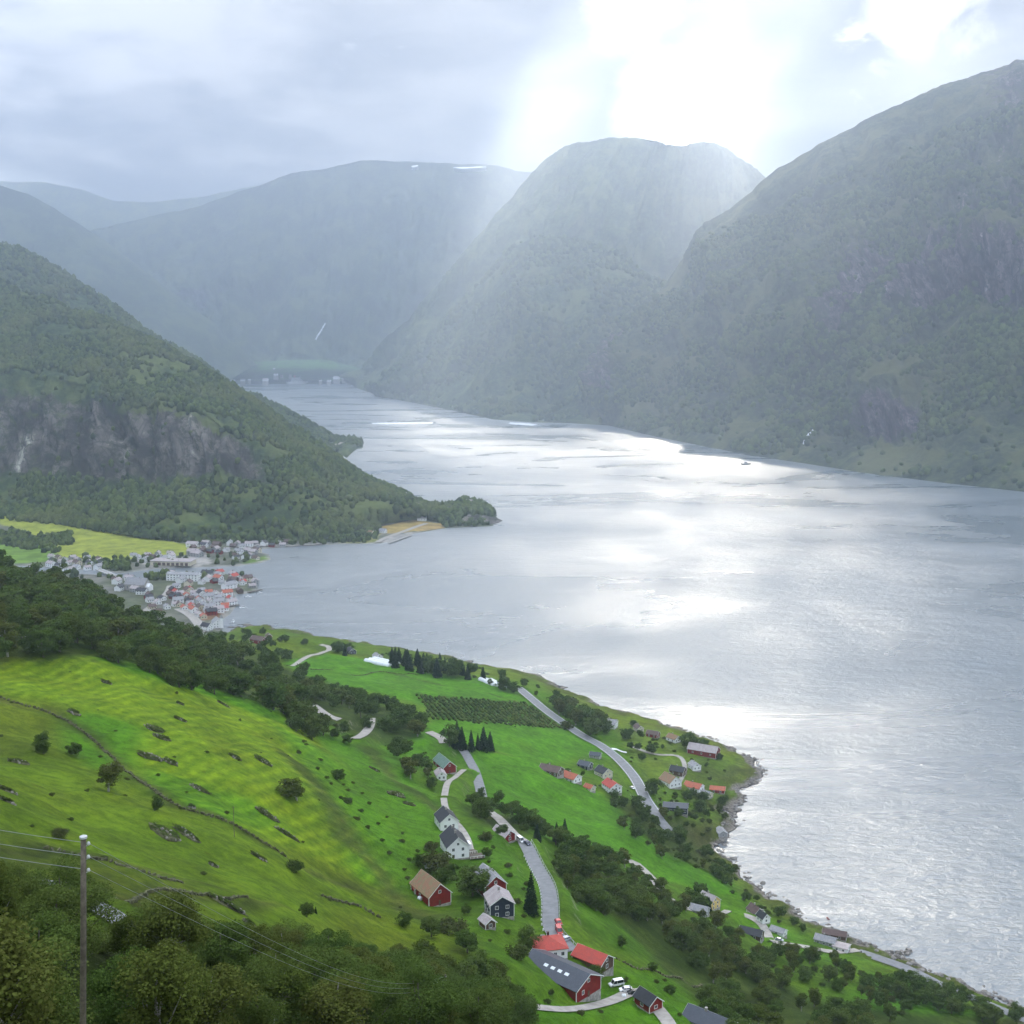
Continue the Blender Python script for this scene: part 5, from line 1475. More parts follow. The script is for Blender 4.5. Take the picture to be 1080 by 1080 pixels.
# the point
house(sit(647, 768, 6, 70), 11, 17, 4.0, 3.2, 70, 'white', 'r_grey', 'long white house with a grey roof behind the shore grove', gw=(2, 1), sw=(5, 1), base=3, chim=2)
house(sit(675, 772, 3, 20), 6, 8, 3.2, 2.2, 20, 'cream', 'r_brown', 'small brown roofed house on the back shore', gw=(2, 1), sw=(2, 1), base=3)
house(sit(692, 778, 3, 60), 6, 10, 3, 2.2, 60, 'red', 'r_brown', 'little dark red boathouse on the back shore', 'boathouse', 'boathouse', (1, 1), (2, 1), chim=0, base=3)
house(sit(713, 783, 3, 40), 7, 10, 3.2, 2.6, 40, 'white', 'r_moss', 'pale house half hidden by the big back shore tree', gw=(2, 1), sw=(2, 1), base=3)
house(sit(752, 798, 8, 62), 11, 24, 4.6, 3.8, 62, 'red', 'r_rose', 'long red barn with a grey roof out on the point', 'barn', 'barn', (2, 1), (3, 1), chim=0, base=3)
house(sit(712, 832, 6, 30), 11, 13, 4.4, 4.2, 30, 'white', 'r_moss', 'white house with a broad olive grey roof on the point', gw=(3, 1), sw=(3, 1), base=3)
house(sit(720, 818, 4, 60), 8, 11, 3.8, 2.8, 60, 'brown', 'r_black', 'dark house tucked behind the purplish tree', gw=(2, 1), sw=(2, 1), base=3)
house(sit(735, 814, 4, 20), 7, 8, 4.0, 2.2, 20, 'white', 'r_grey', 'bright white house right of the purplish tree', gw=(2, 1), sw=(2, 1), base=3)
house(sit(738, 836, 5, 55), 8.5, 13, 3.4, 2.6, 55, 'white', 'r_orange', 'white house with orange and grey roof above the shore rocks', gw=(2, 1), sw=(3, 1), base=3)
house(sit(748, 842, 3, 40), 6, 8, 2.8, 1.8, 40, 'cream', 'r_grey', 'pale garage in front of the orange roofed white house', 'garage', 'garage', (1, 1), (1, 1), chim=0, base=3, attic=False)
house(sit(761, 836, 3, 75), 7, 11, 2.6, 1.8, 75, 'red', 'r_orange', 'orange roofed boathouse nearest the tip of the point', 'boathouse', 'boathouse', (1, 1), (2, 1), chim=0, base=3)
house(sit(720, 858, 5, 80), 10, 17, 4.6, 1.8, 80, 'navy', 'r_dark', 'dark modern house with white balconies below the road bend', gw=(2, 1), sw=(5, 1), base=3, attic=False, winwh=(1.8, 1.6))
house(sit(762, 884, 3, 10), 6, 8, 2.8, 1.8, 10, 'grey', 'r_grey', 'grey boathouse right on the shore rocks', 'boathouse', 'boathouse', (1, 1), (1, 1), chim=0, base=3, attic=False)
# along the shore to the right
house(sit(755, 960, 5, 40), 7.6, 9.5, 4.6, 3.0, 40, 'yellow', 'r_rose', 'yellow house with a grey roof and white windows', gw=(2, 2), sw=(3, 1), base=4)
house(sit(745, 966, 4, 60), 6, 9, 3.0, 2.0, 60, 'grey', 'r_grey', 'grey annex in front of the yellow house', 'annex', 'house', (1, 1), (2, 1), chim=0, base=4)
house(sit(801, 964, 4, 25), 6.5, 8, 4.8, 2.8, 25, 'cream', 'r_brown', 'tall beige house with a brown roof near the water', gw=(2, 2), sw=(2, 1), base=4)
house(sit(807, 974, 2, 25), 5, 6, 3.4, 2.4, 25, 'white', 'r_black', 'small white house with a black roof below the beige house', gw=(1, 1), sw=(2, 1), base=4)
house(sit(800, 990, 4, 62), 6.5, 12, 2.8, 2.2, 62, 'brown', 'r_black', 'dark roofed outbuilding above the shore lane', 'shed', 'shed', (1, 1), (2, 1), chim=0, base=3)
house(sit(826, 988, 3, 50), 5, 8, 2.6, 1.6, 50, 'white', 'r_grey', 'low white shed beside the dark roofed outbuilding', 'shed', 'shed', (1, 1), (1, 1), chim=0, base=3, attic=False)
house(sit(878, 998, 4, 60), 6.5, 11, 3.0, 2.0, 60, 'grey', 'r_grey', 'grey roofed house behind the flat white roof', gw=(2, 1), sw=(3, 1), base=3)
house(sit(893, 1004, 3, 60), 6.5, 8, 2.8, .7, 60, 'white', 'r_rose', 'white house with a nearly flat pale roof by the shore road', gw=(2, 1), sw=(2, 1), base=3, chim=0, attic=False)
house(sit(886, 990, 3, 70), 5.5, 13, 2.6, 1.8, 70, 'brown', 'r_brown', 'long dark boathouse by the stone jetty', 'boathouse', 'boathouse', (1, 1), (2, 1), chim=0, base=3)
house(sit(400, 696, 4, 30), 7, 9, 3.2, 2.4, 30, 'white', 'r_grey', 'white house showing over the far edge of the bright meadow', gw=(2, 1), sw=(2, 1), base=3)
house(sit(372, 690, 4, 30), 7, 9, 3.4, 2.4, 30, 'navy', 'r_black', 'dark house between the crest trees', gw=(2, 1), sw=(2, 1), base=3)
house(sit(277, 679, 5, 60), 9, 15, 4.0, 3.0, 60, 'red', 'r_brown', 'red barn on the small meadow above the bay', 'barn', 'barn', (2, 1), (2, 1), chim=0, base=4)
house(sit(284, 674, 4, 20), 6, 7, 3, 2, 20, 'red', 'r_brown', 'dark red shed right behind the meadow barn', 'shed', 'shed', (1, 1), (1, 1), chim=0, base=4)

# garden greenhouse beside the larger white house
p = sit(451, 916, 2); r = empty('greenhouse', p, R(15), 'tiny arched greenhouse left of the larger white house', 'greenhouse')
pr = [(1.6 * math.cos(a), 2.2 * math.sin(a)) for a in np.linspace(0, PI, 9)]
MB().prism(pr, -2.5, 2.5).build('cover', M['plastic'], r)
f = MB()
for yy in (-2.5, -1.25, 0, 1.25, 2.5): f.tube([(x * 1.02, yy, z * 1.02) for x, z in pr], [.05] * 9, 5)
f.build('hoops', M['metal'], r)
# long fruit tunnels on the crest
for a, b_, lb in (((390, 697), (416, 702), 'long white fruit tunnel left of the dark tree row'), ((512, 718), (527, 724), 'white fruit tunnel at the right end of the dark tree row')):
    pa, pb = hit(*a), hit(*b_); n_ = 3; dv = (pb - pa); dv.z = 0; L = dv.length; an = math.atan2(dv.y, dv.x) - PI / 2
    for k in range(n_):
        q = (pa + pb) / 2 + Vector((math.cos(an), math.sin(an), 0)) * (k - 1) * 5.6; q.z = max(zat(q.x, q.y), zat(q.x + dv.x / 2, q.y + dv.y / 2) - .5, zat(q.x - dv.x / 2, q.y - dv.y / 2) - .5)
        r = empty('fruit_tunnel', q, an, lb, 'tunnel', lb.replace('tunnel', 'tunnels'))
        pr = [(2.7 * math.cos(t2), 2.9 * math.sin(t2)) for t2 in np.linspace(0, PI, 9)]
        MB().prism([(x, z - 1.2 if z < .1 else z) for x, z in pr], -L / 2, L / 2).build('cover', M['plastic'], r)
        f = MB()
        for yy in np.linspace(-L / 2, L / 2, max(3, int(L / 6))): f.tube([(x * 1.02, yy, z * 1.02) for x, z in pr], [.07] * 9, 4)
        f.build('hoops', M['metal'], r)
p = hit(653, 791); r = MB(); n_ = 7
cs_ = [(-6, -2, .5), (5, -3, .6), (6.5, 1.5, .4), (-5, 2.6, .5)]
for i in range(6):
    for j in range(4):
        P4 = []
        for (a, b_) in ((i, j), (i + 1, j), (i + 1, j + 1), (i, j + 1)):
            u_, v_ = a / 6, b_ / 4; x = -6 + 12 * u_; y = -2.4 + 4.8 * v_
            P4.append((p.x + x, p.y + y, zat(p.x + x, p.y + y) + .25 + .5 * math.sin(u_ * PI) * math.sin(v_ * PI) + .12 * math.sin(9 * u_ + 5 * v_)))
        r.poly(P4); r.poly([(a, b_, c - .18) for a, b_, c in P4][::-1])
tag(r.build('tarpaulin', M['plastic']), 'white tarpaulin sheet lying beside the shore road', 'tarpaulin')

# ------------------------------------------------------------------ vehicles
CARP = {}


def car(name, body, p, ang, label, van=False):
    r = empty(name, p, R(ang), label, 'van' if van else 'car')
    if body not in M: M[body] = simple(body, {'navy_paint': (.02, .03, .07), 'red_paint': (.42, .03, .03), 'white_paint': (.75, .75, .75), 'black_paint': (.02, .02, .022), 'silver_paint': (.42, .43, .45)}[body], .25, .1, .03, spec=.6)
    L, W, H = (5.2, 1.95, 2.1) if van else (4.4, 1.8, 1.45)
    b = MB(); b.prism([(-L / 2, .30), (-L / 2 + .1, .75), (-L / 2 + .9, .92), (L / 2 - .5, .98), (L / 2, .85), (L / 2, .30)], -W / 2, W / 2)
    top = [(-L / 2 + .95, .92), (-L / 2 + 1.6, H - .05), (L / 2 - (.3 if van else .9), H), (L / 2 - .25, .98)]
    b.prism([(top[1][0], H - .10), (top[2][0], H - .08), (top[2][0] - .05, H), (top[1][0] + .1, H)], -W / 2 + .12, W / 2 - .12)
    for yy in (-W / 2 + .10, W / 2 - .10):
        for x0, x1 in ((top[0], top[1]), (top[3], top[2]), ((0, .95), (0, H - .06))):
            b.tube([(x0[0], yy, x0[1]), (x1[0], yy, x1[1])], [.06, .06], 5)
    b.build('body', M[body], r)
    g = MB(); g.prism([(top[0][0] + .04, .93), (top[1][0] + .04, H - .10), (top[2][0] - .04, H - .09), (top[3][0] - .04, .97)], -W / 2 + .13, W / 2 - .13); g.build('windows', M['glass'], r)
    for x in (-L / 2 + .85, L / 2 - .85):
        for y in (-W / 2 + .08, W / 2 - .08):
            w1 = MB(); w1.tube([(x, y - .11, .33), (x, y + .11, .33)], [.33, .33], 14); wo = w1.build('wheel', M['tyre'], r)
            w2 = MB(); yy = y + (.115 if y > 0 else -.115); w2.tube([(x, yy - .01, .33), (x, yy + .01, .33)], [.19, .19], 10); w2.build('rim', M['metal'], wo)
    for y in (-W / 2 + .3, W / 2 - .3):
        h_ = MB(); h_.box(-L / 2 + .02, y, .66, .1, .36, .16); h_.build('headlight', M['trim'], r)
        h_ = MB(); h_.box(L / 2 + .01, y, .74, .06, .3, .16); h_.build('taillight', M['r_red'], r)
    return r


for x, y, a, bd, lb, vn in ((556, 891, 118, 'navy_paint', 'dark blue car at the top of the winding lane', False), (549, 888, 118, 'white_paint', 'white van behind the dark blue car at the lane top', True),
                            (589, 975, 105, 'red_paint', 'red car parked farther up on the lane end', False), (589.5, 984, 100, 'red_paint', 'red car parked closest to the red roofed bungalow', True),
                            (572.5, 983, 100, 'black_paint', 'black car parked at the left edge of the lane end', False), (596, 993, 30, 'silver_paint', 'silver car in front of the red roofed bungalow', False),
                            (650, 1040, 20, 'white_paint', 'white van on the track right of the big barn', True), (660, 1046, 10, 'white_paint', 'white car parked beside the van by the big barn', False),
                            (668, 1049, 10, 'black_paint', 'black car at the right end of the barn yard', False), (822, 992, 150, 'silver_paint', 'silver car by the low white shed near the shore', False),
                            (667, 832, 115, 'white_paint', 'white car driving through the shore road bend', False)):
    p = hit(x, y)
    if p: car('parked_car' if not vn else 'parked_van', bd, p + Vector((0, 0, .32)), a, lb, vn)

# things lying in the yards
for x, y, s_, mt, lb in ((443, 949, 1.2, 'plastic', 'white wrapped hay bale left of the mossy barn'), (449, 950, 1.2, 'plastic', 'white wrapped hay bale closest to the mossy barn'), (673, 1046, 1.1, 'plastic', 'white wrapped hay bale in the barn yard'),
                        (658, 1052, 1.1, 'plastic', 'white wrapped hay bale beside the barn track'), (620, 1013, 1.2, 'plastic', 'white round tank between bungalow and red shed')):
    p = hit(x, y); r = empty('hay_bale' if 'bale' in lb else 'tank', p + Vector((0, 0, s_ * .5)), random.uniform(0, 3), lb, 'bale' if 'bale' in lb else 'tank')
    q = MB(); q.tube([(-s_ * .62, 0, 0), (-s_ * .55, 0, 0), (s_ * .55, 0, 0), (s_ * .62, 0, 0)], [s_ * .45, s_ * .62, s_ * .62, s_ * .45], 16); q.build('wrap', M[mt], r, True)
    q = MB(); q.tube([(-.05, 0, 0), (.05, 0, 0)], [s_ * .632, s_ * .632], 16); q.build('band', M['metal'], r)

# marker stones and rail along the winding lane
lane = road_lines[7][0]
r = empty('guard_rail', lane[0], 0, 'steel guard rail along the outer edge of the winding lane', 'guard rail')
side = []
for i, p in enumerate(lane):
    a = lane[max(i - 1, 0)]; b_ = lane[min(i + 1, len(lane) - 1)]; d = Vector((b_.x - a.x, b_.y - a.y, 0)).normalized(); s_ = Vector((d.y, -d.x, 0))
    if (s_.x < 0): s_ = -s_
    side.append((p + s_ * 3.3, p - s_ * 3.3))
mb = MB()
for (a, _), (b_, _) in zip(side[:-1], side[1:]):
    a2, b2 = a - lane[0], b_ - lane[0]
    mb.poly([a2 + Vector((0, 0, .62)), b2 + Vector((0, 0, .62)), b2 + Vector((0, 0, .98)), a2 + Vector((0, 0, .98))])
    a3, b3 = a2 + Vector((.07, 0, 0)), b2 + Vector((.07, 0, 0))
    mb.poly([a3 + Vector((0, 0, .98)), b3 + Vector((0, 0, .98)), b3 + Vector((0, 0, .62)), a3 + Vector((0, 0, .62))])
    mb.poly([a2 + Vector((0, 0, .98)), b2 + Vector((0, 0, .98)), b3 + Vector((0, 0, .98)), a3 + Vector((0, 0, .98))])
mb.build('rail', M['metal'], r)
for a, _ in side:
    q = MB(); q.box(a.x - lane[0].x, a.y - lane[0].y, a.z - lane[0].z + .45, .16, .16, 1.0); q.build('post', M['trim'], r)
stone_me = MB().box(0, 0, .35, .45, .45, .8, 0, .75).mesh('marker_stone', M['trim'])
for k, (_, b_) in enumerate(side[4:]):
    o = bpy.data.objects.new('marker_stone', stone_me); link(o); o.location = b_ + Vector((0, 0, .05))
    tag(o, 'white painted marker stone on the inner edge of the winding lane', 'marker stone', 'marker stones along the winding lane')

# ------------------------------------------------------------------ the power pole and its wires
pb = at(86, 1150, Y=46.0); pz = zat(pb.x, pb.y); topz = at(88, 884, Y=46.0).z
r = empty('power_pole', (pb.x, pb.y, pz), 0, 'weathered wooden power pole with white insulators in the foreground', 'power pole')
H_ = topz - pz; bend = at(88, 884, Y=46).x - pb.x
q = MB(); q.tube([(0, 0, -1), (bend * .3, 0, H_ * .33), (bend * .7, 0, H_ * .7), (bend, 0, H_)], [.135, .125, .115, .105], 14); q.build('pole', M['wood'], r, True)
q = MB(); q.tube([(bend, 0, H_), (bend, 0, H_ + .08), (bend, 0, H_ + .12)], [.15, .15, .06], 14); q.build('pole_cap', M['porcelain'], r)
INS = []
for k, py in enumerate((890, 904, 918)):
    z_ = at(91, py, Y=46).z - pz; x_ = bend * z_ / H_
    q = MB(); q.tube([(x_, 0, z_ - .08), (x_ + .16, 0, z_ - .08), (x_ + .2, 0, z_ - .02)], [.022] * 3, 6); br = q.build('bracket', M['metal'], r)
    q = MB(); q.tube([(x_ + .2, 0, z_ - .05), (x_ + .2, 0, z_), (x_ + .2, 0, z_ + .05), (x_ + .2, 0, z_ + .09)], [.06, .08, .055, .04], 10); q.build('insulator', M['porcelain'], r, True)
    INS.append(Vector((pb.x + x_ + .2, pb.y, pz + z_ + .03)))
for k, (i_, ly, ry) in enumerate(zip(INS, (866, 880, 893), (0, 0, 0))):
    a = at(-190, (826, 842, 856)[k], Y=60.0); pts = []
    for s_ in np.linspace(0, 1, 20):
        q = i_.lerp(a, s_); q.z -= .8 * math.sin(PI * s_) * .5; pts.append(q)
    w0 = MB(); w0.tube(pts, [.012] * 20, 5)
    tag(w0.build('power_line', M['wire']), ['top', 'middle', 'lowest'][k] + ' wire leading from the power pole out of the frame', 'wire')
far_p = hit(470, 1078); far_t = far_p + Vector((0, 0, 8.5))
for k, i_ in enumerate(INS):
    pts = []
    for s_ in np.linspace(0, 1, 30):
        q = i_.lerp(far_t + Vector((0, 0, -.6 * k)), s_); q.z -= 3.2 * math.sin(PI * s_); pts.append(q)
    w0 = MB(); w0.tube(pts, [.011] * 30, 5)
    tag(w0.build('power_line', M['wire']), ['top', 'middle', 'lowest'][k] + ' wire sagging down the slope from the power pole', 'wire')
r = empty('power_pole', far_p, 0, 'distant power pole hidden among the foreground trees', 'power pole')
q = MB(); q.tube([(0, 0, -1), (0, 0, 8.8)], [.14, .11], 10); q.build('pole', M['wood'], r)
for k in range(3):
    q = MB(); q.tube([(.1, 0, 8.5 - .6 * k - .1), (.1, 0, 8.5 - .6 * k + .06)], [.07, .05], 8); q.build('insulator', M['porcelain'], r)
for x, y, h_, lb in ((247, 878, 10, 'thin grey pole standing in the lower mown rows'), (641, 760, 9, 'slim pole beside the long white house')):
    p = hit(x, y); r = empty('utility_pole', p, 0, lb, 'pole'); q = MB(); q.tube([(0, 0, -1), (0, 0, h_)], [.12, .08], 8); q.build('pole', M['wood'], r)
    q = MB(); q.tube([(-.6, 0, h_ - .5), (.6, 0, h_ - .5)], [.05, .05], 6); q.build('crossarm', M['wood'], r)

# ------------------------------------------------------------------ shore: rocks, jetties, boats
rg = np.random.default_rng(3); pts = []
for (a, b_) in zip(shore_xy[:-12], shore_xy[1:-11]):
    L = math.hypot(b_[0] - a[0], b_[1] - a[1])
    for k in range(int(L / 1.1)):
        s_ = rg.random(); pts.append((a[0] + (b_[0] - a[0]) * s_ + rg.normal() * 3.2, a[1] + (b_[1] - a[1]) * s_ + rg.normal() * 3.2))
pts = np.array([(x, y, min(max(zat(x, y), -.4), 3) - .5) for x, y in pts if zat(x, y) < 3.5])
forest('shore_rocks', 'broken grey rocks lining the fjord shore', pts, .5, 1.9, .6, M['rock'], 12, False)['category'] = 'rocks'
# stone jetty
pa, pb_ = at(938, 1012, z=1), at(958, 999, z=1)
mb = MB(); ln = smooth_line([at(928, 1008, z=.8), at(945, 1006, z=.8), at(958, 1003, z=.8)], 2, 2); rg2 = random.Random(4)
for p in ln:
    for k in range(4): mb.box(p.x + rg2.uniform(-2, 2), p.y + rg2.uniform(-2, 2), rg2.uniform(-.4, .7), rg2.uniform(1.5, 3), rg2.uniform(1.5, 3), rg2.uniform(1.2, 2.4), rg2.uniform(0, 3), .7)
tag(mb.build('stone_jetty', M['rock']), 'grassy stone jetty curving out beside the shore road', 'jetty')


def boat(x, y, L, ang, hull, label, group=None, wheelhouse=False, z=0.0):
    p = at(x, y, z=z); r = empty('boat', (p.x, p.y, 0), R(ang), label, 'boat', group)
    st = [(-.5, .30, .5), (-.2, .36, .48), (.15, .34, .52), (.38, .2, .62), (.5, .02, .75)]
    b = MB(); W = L * .95; rows = []
    for s_, hwid, zt in st:
        rows.append([(s_ * L, hwid * W * .55, zt * L * .20), (s_ * L, hwid * W * .35, -.1), (s_ * L, -hwid * W * .35, -.1), (s_ * L, -hwid * W * .55, zt * L * .20)])
    for a, c in zip(rows[:-1], rows[1:]):
        for i in range(3): b.poly([a[i], a[i + 1], c[i + 1], c[i]])
        b.poly([(a[0][0], a[0][1], a[0][2] * .55), (c[0][0], c[0][1], c[0][2] * .55), (c[3][0], c[3][1], c[3][2] * .55), (a[3][0], a[3][1], a[3][2] * .55)])
    b.poly(rows[0]); b.build('hull', M[hull], r)
    if wheelhouse:
        c = MB(); c.box(-.05 * L, 0, L * .2, L * .32, L * .22, L * .22, 0, .85); w_ = c.build('cabin', M['white'], r)
        c = MB(); c.box(-.05 * L, 0, L * .23, L * .31, L * .225, L * .06); c.build('window', M['glass'], w_)
    else:
        for s_ in (-.25, .05):
            c = MB(); c.box(s_ * L, 0, L * .075, L * .07, L * .34, .05); c.build('thwart', M['wood'], r)
    c = MB(); c.box(-.53 * L, 0, L * .1, L * .06, L * .08, L * .14); c.build('outboard_motor', M['tyre'], r)
    return r


boat(886, 1009, 6.5, 160, 'navy', 'dark open boat moored off the stone jetty', wheelhouse=True)
boat(833, 1001, 4, 150, 'grey', 'small grey dinghy left of the dark moored boat') if False else None
boat(864, 1000.5, 4.0, 150, 'brown', 'small brown dinghy between jetty and shore houses')
boat(902, 926, 4, 20, 'brown', 'small dark dinghy afloat off the yellow house shore') if False else None
boat(790, 926, 4, 20, 'brown', 'small dark dinghy afloat below the long meadow bank')
boat(873, 969, 3.4, 100, 'red', 'tiny red buoy boat out on the silver water')
boat(942, 1002, 3.4, 10, 'grey', 'little grey dinghy beyond the end of the jetty') if False else None
boat(787, 490, 26, 10, 'navy', 'dark workboat alone near the far mountain wall', wheelhouse=True)
M['foam'] = simple('wake_foam', (.80, .82, .83), .6)
for (x0, x1, y0, y1, lb, bl) in ((392, 456, 446.8, 446.2, 'long white wake trailing the left speedboat', 'white speedboat heading up the fjord on the left'), (538, 566, 446.0, 448.6, 'short white wake trailing the right speedboat', 'white speedboat nearest the small green cape')):
    a, b_ = at(x0, y0, z=0), at(x1, y1, z=0); d = (b_ - a); nrm = Vector((-d.y, d.x, 0)).normalized(); co = []; n_ = 40; rg = np.random.default_rng(int(x0))
    for k in range(n_):
        s_ = k / (n_ - 1); c = a.lerp(b_, s_); wd = (26 + 30 * s_ * (1 - s_) * 2) * rg.uniform(.6, 1.2) * min(1, 6 * s_ + .1)
        for e in (-1, 0, 1): co.append((c.x + nrm.x * wd * e, c.y + nrm.y * wd * e, .25 + (2.2 if e == 0 else -.35)))
    tag(link(bpy.data.objects.new('wake', np_mesh('wake', co, grid_faces(n_, 3), M['foam'], True))), lb, 'wake', kind='structure')
    boat(x1 + 2, y1, 18, math.degrees(math.atan2(d.y, d.x)), 'white', bl, wheelhouse=True)

# ------------------------------------------------------------------ the village
VARI = [('white', 'r_grey'), ('white', 'r_black'), ('white', 'r_red'), ('white', 'r_orange'), ('cream', 'r_brown'), ('red', 'r_black'), ('cream', 'r_orange'), ('grey', 'r_rose'), ('yellow', 'r_brown'), ('white', 'r_rose'), ('brown', 'r_brown')]
WN = {'white': 'white', 'cream': 'cream', 'red': 'dark red', 'grey': 'grey', 'yellow': 'yellow', 'brown': 'brown'}
RN = {'r_grey': 'grey slate', 'r_black': 'black', 'r_red': 'red tile', 'r_orange': 'orange tile', 'r_brown': 'brown', 'r_rose': 'pale grey'}
vprot = {}


def vhouse(kind, size, p, ang, label, group):
    key = (kind, size)
    if key not in vprot:
        w_, l, h, rh = {'s': (7.5, 9.5, 3.6, 2.6), 'm': (9, 13, 5.2, 3.2), 'l': (11, 19, 6.0, 3.6)}[size]
        wl, rf = VARI[kind]; parts = []
        b = MB(); b.prism([(-w_ / 2, -2), (w_ / 2, -2), (w_ / 2, h), (0, h + rh), (-w_ / 2, h)], -l / 2, l / 2); parts.append(('wall', b.mesh('wall', M[wl]), None))
        q = MB(); e = .5; s_ = rh / (w_ / 2); ex = w_ / 2 + e; ez = h - e * s_
        q.prism([(-ex, ez + .02), (0, h + rh + .02), (ex, ez + .02), (ex, ez + .3), (0, h + rh + .3), (-ex, ez + .3)], -l / 2 - e, l / 2 + e); parts.append(('roof', q.mesh('roof', M[rf]), None))
        c = MB(); c.box(0, l * .15, h + rh + .5, .9, .9, 1.6); parts.append(('chimney', c.mesh('chimney', M['r_brown']), 'roof'))
        rows = 1 if size == 's' else 2
        for rr in range(rows):
            for i in range(2):
                for sy in (-1,):
                    f = MB(); f.box((i - .5) * w_ * .45, sy * (l / 2 + .03), h / rows * (rr + .55), 1.3, .06, 1.3); parts.append(('window', f.mesh('window', M['glass']), None))
            for i in range(3):
                for sx in (-1, 1):
                    f = MB(); f.box(sx * (w_ / 2 + .03), (i - 1) * l * .3, h / rows * (rr + .55), .06, 1.3, 1.3); parts.append(('window', f.mesh('window', M['glass']), None))
        vprot[key] = parts
    r = empty('village_house', p, R(ang), label, 'house', group); mk = {}
    for nme, me_, par in vprot[key]:
        o = bpy.data.objects.new(nme, me_); link(o, mk.get(par, r)); mk[nme] = o
    return r


ZONES = [  # polygon, count, spacing, weights of variants, size weights, where, base angle
    ([(180, 625), (205, 622), (240, 628), (248, 640), (236, 644), (215, 652), (205, 650), (188, 640)], 44, 12.5, [8, 2, 3, 3, 2, 1, 2, 2, 1, 7, 1], (5, 3, 0), 'in the tight old village centre', 30),
    ([(225, 606), (246, 607), (256, 609), (256, 618), (240, 624), (225, 616)], 12, 15, [3, 2, 3, 1, 2, 1, 1, 2, 0, 2, 1], (3, 4, 1), 'behind the harbour mole', 60),
    ([(256, 610), (268, 610), (270, 620), (252, 625)], 5, 15, [2, 1, 0, 0, 2, 0, 1, 2, 0, 0, 1], (4, 2, 0), 'out on the harbour quay', 20),
    ([(178, 607), (222, 606), (222, 618), (182, 620)], 10, 17, [4, 1, 0, 0, 1, 0, 1, 2, 0, 3, 0], (1, 4, 2), 'around the white hotel block', 75),
    ([(150, 630), (186, 622), (186, 640), (165, 648)], 12, 15, [2, 3, 1, 0, 2, 1, 0, 3, 0, 2, 2], (5, 1, 0), 'beside the entering street', 40),
    ([(113, 611), (150, 612), (150, 632), (118, 622)], 9, 17, [4, 2, 0, 0, 1, 0, 0, 2, 0, 3, 0], (3, 2, 0), 'left of the stone church', 70),
    ([(54, 588), (108, 590), (106, 600), (70, 603), (52, 600)], 22, 16, [5, 2, 0, 0, 2, 0, 0, 3, 0, 4, 1], (4, 2, 0), 'in the housing by the river bridge', 55),
    ([(138, 586), (180, 584), (182, 592), (142, 594)], 11, 17, [5, 2, 0, 0, 1, 1, 0, 2, 0, 3, 1], (2, 3, 1), 'between the hay field and the warehouse', 80),
    ([(200, 576), (238, 574), (240, 584), (205, 588)], 14, 16, [3, 2, 0, 0, 2, 1, 0, 3, 0, 2, 3], (3, 3, 1), 'on the north bank behind the warehouse', 70),
    ([(242, 574.5), (304, 572.5), (304, 576), (243, 578)], 17, 14, [5, 1, 0, 0, 1, 2, 0, 3, 0, 3, 2], (4, 2, 0), 'in the shore row under the spur', 90),
    ([(245, 583), (272, 582), (274, 590), (248, 591)], 9, 14, [7, 1, 0, 0, 1, 0, 0, 2, 0, 2, 0], (4, 2, 0), 'on the rounded green north bank', 60),
]
SZ = {'s': 'small', 'm': 'two storey', 'l': 'large'}
for zi, (poly, n, sp2, wts, szw, where, ba) in enumerate(ZONES):
    rg = random.Random(500 + zi); got = []; tr_ = 0
    us = [q[0] for q in poly]; vs = [q[1] for q in poly]
    while len(got) < n and tr_ < n * 60:
        tr_ += 1; u_, v_ = rg.uniform(min(us), max(us)), rg.uniform(min(vs), max(vs))
        if not inpoly([u_], [v_], poly)[0]: continue
        p = vhit(u_, v_)
        if any((p.x - a.x) ** 2 + (p.y - a.y) ** 2 < sp2 * sp2 for a in got): continue
        got.append(p); kd = rg.choices(range(len(VARI)), wts)[0]; sz = rg.choices('sml', szw)[0]
        wl, rf = VARI[kd]
        vhouse(kd, sz, Vector((p.x, p.y, max(p.z, 1.2))), ba + rg.choice((0, 0, 90)) + rg.uniform(-12, 12), '%s %s house with %s roof %s' % (SZ[sz], WN[wl], RN[rf], where), '%s %s houses with %s roofs %s' % (SZ[sz], WN[wl], RN[rf], where))

# landmarks of the village
p = vhit(145, 622); r = house((p.x, p.y, p.z), 15, 30, 8.5, 8.5, 75, 'stone', 'r_grey', 'stone church with a tall steep grey roof', 'church', 'church', (1, 1), (4, 1), chim=0, over=.4, base=2, attic=True, winwh=(1.4, 4.0), corner=False)
q = MB(); q.prism([(-5, 0), (5, 0), (5, 6), (0, 10), (-5, 6)], -21, -15.2); q.build('porch', M['white'], r)
p = vhit(194, 612); r = house((p.x, p.y, p.z), 14, 46, 9.5, 2.4, 82, 'white', 'r_grey', 'long white hotel block of three storeys in the village', 'hotel', 'hotel', (3, 3), (10, 3), chim=0, base=2, attic=False, winwh=(1.6, 1.5))
p = vhit(183, 595); r = empty('warehouse', p, R(-6), 'long low pale warehouse with dark bays on the north bank', 'warehouse')
MB().box(0, 0, 3.2, 62, 26, 6.4).build('wall', M['cream'], r); MB().box(0, 0, 6.65, 64, 28, .5).build('roof', M['r_rose'], r)
for k in range(8):
    q = MB(); q.box(-24 + k * 7, -13.05, 2.4, 4.6, .2, 4.2); q.build('bay_door', M['r_brown'], r)
p = vhit(229, 662); r = house((p.x, p.y, p.z + 1), 11, 15, 6.5, 4.5, 20, 'white', 'r_grey', 'white villa with a small spire at the near end of the village', gw=(3, 2), sw=(4, 2), chim=0, base=3)
q = MB(); q.box(4.5, -7.5, 6, 3.6, 3.6, 12); tw = q.build('tower', M['white'], r); q = MB(); q.tube([(4.5, -7.5, 12), (4.5, -7.5, 17)], [2.9, .1], 4); q.build('spire', M['r_grey'], tw)
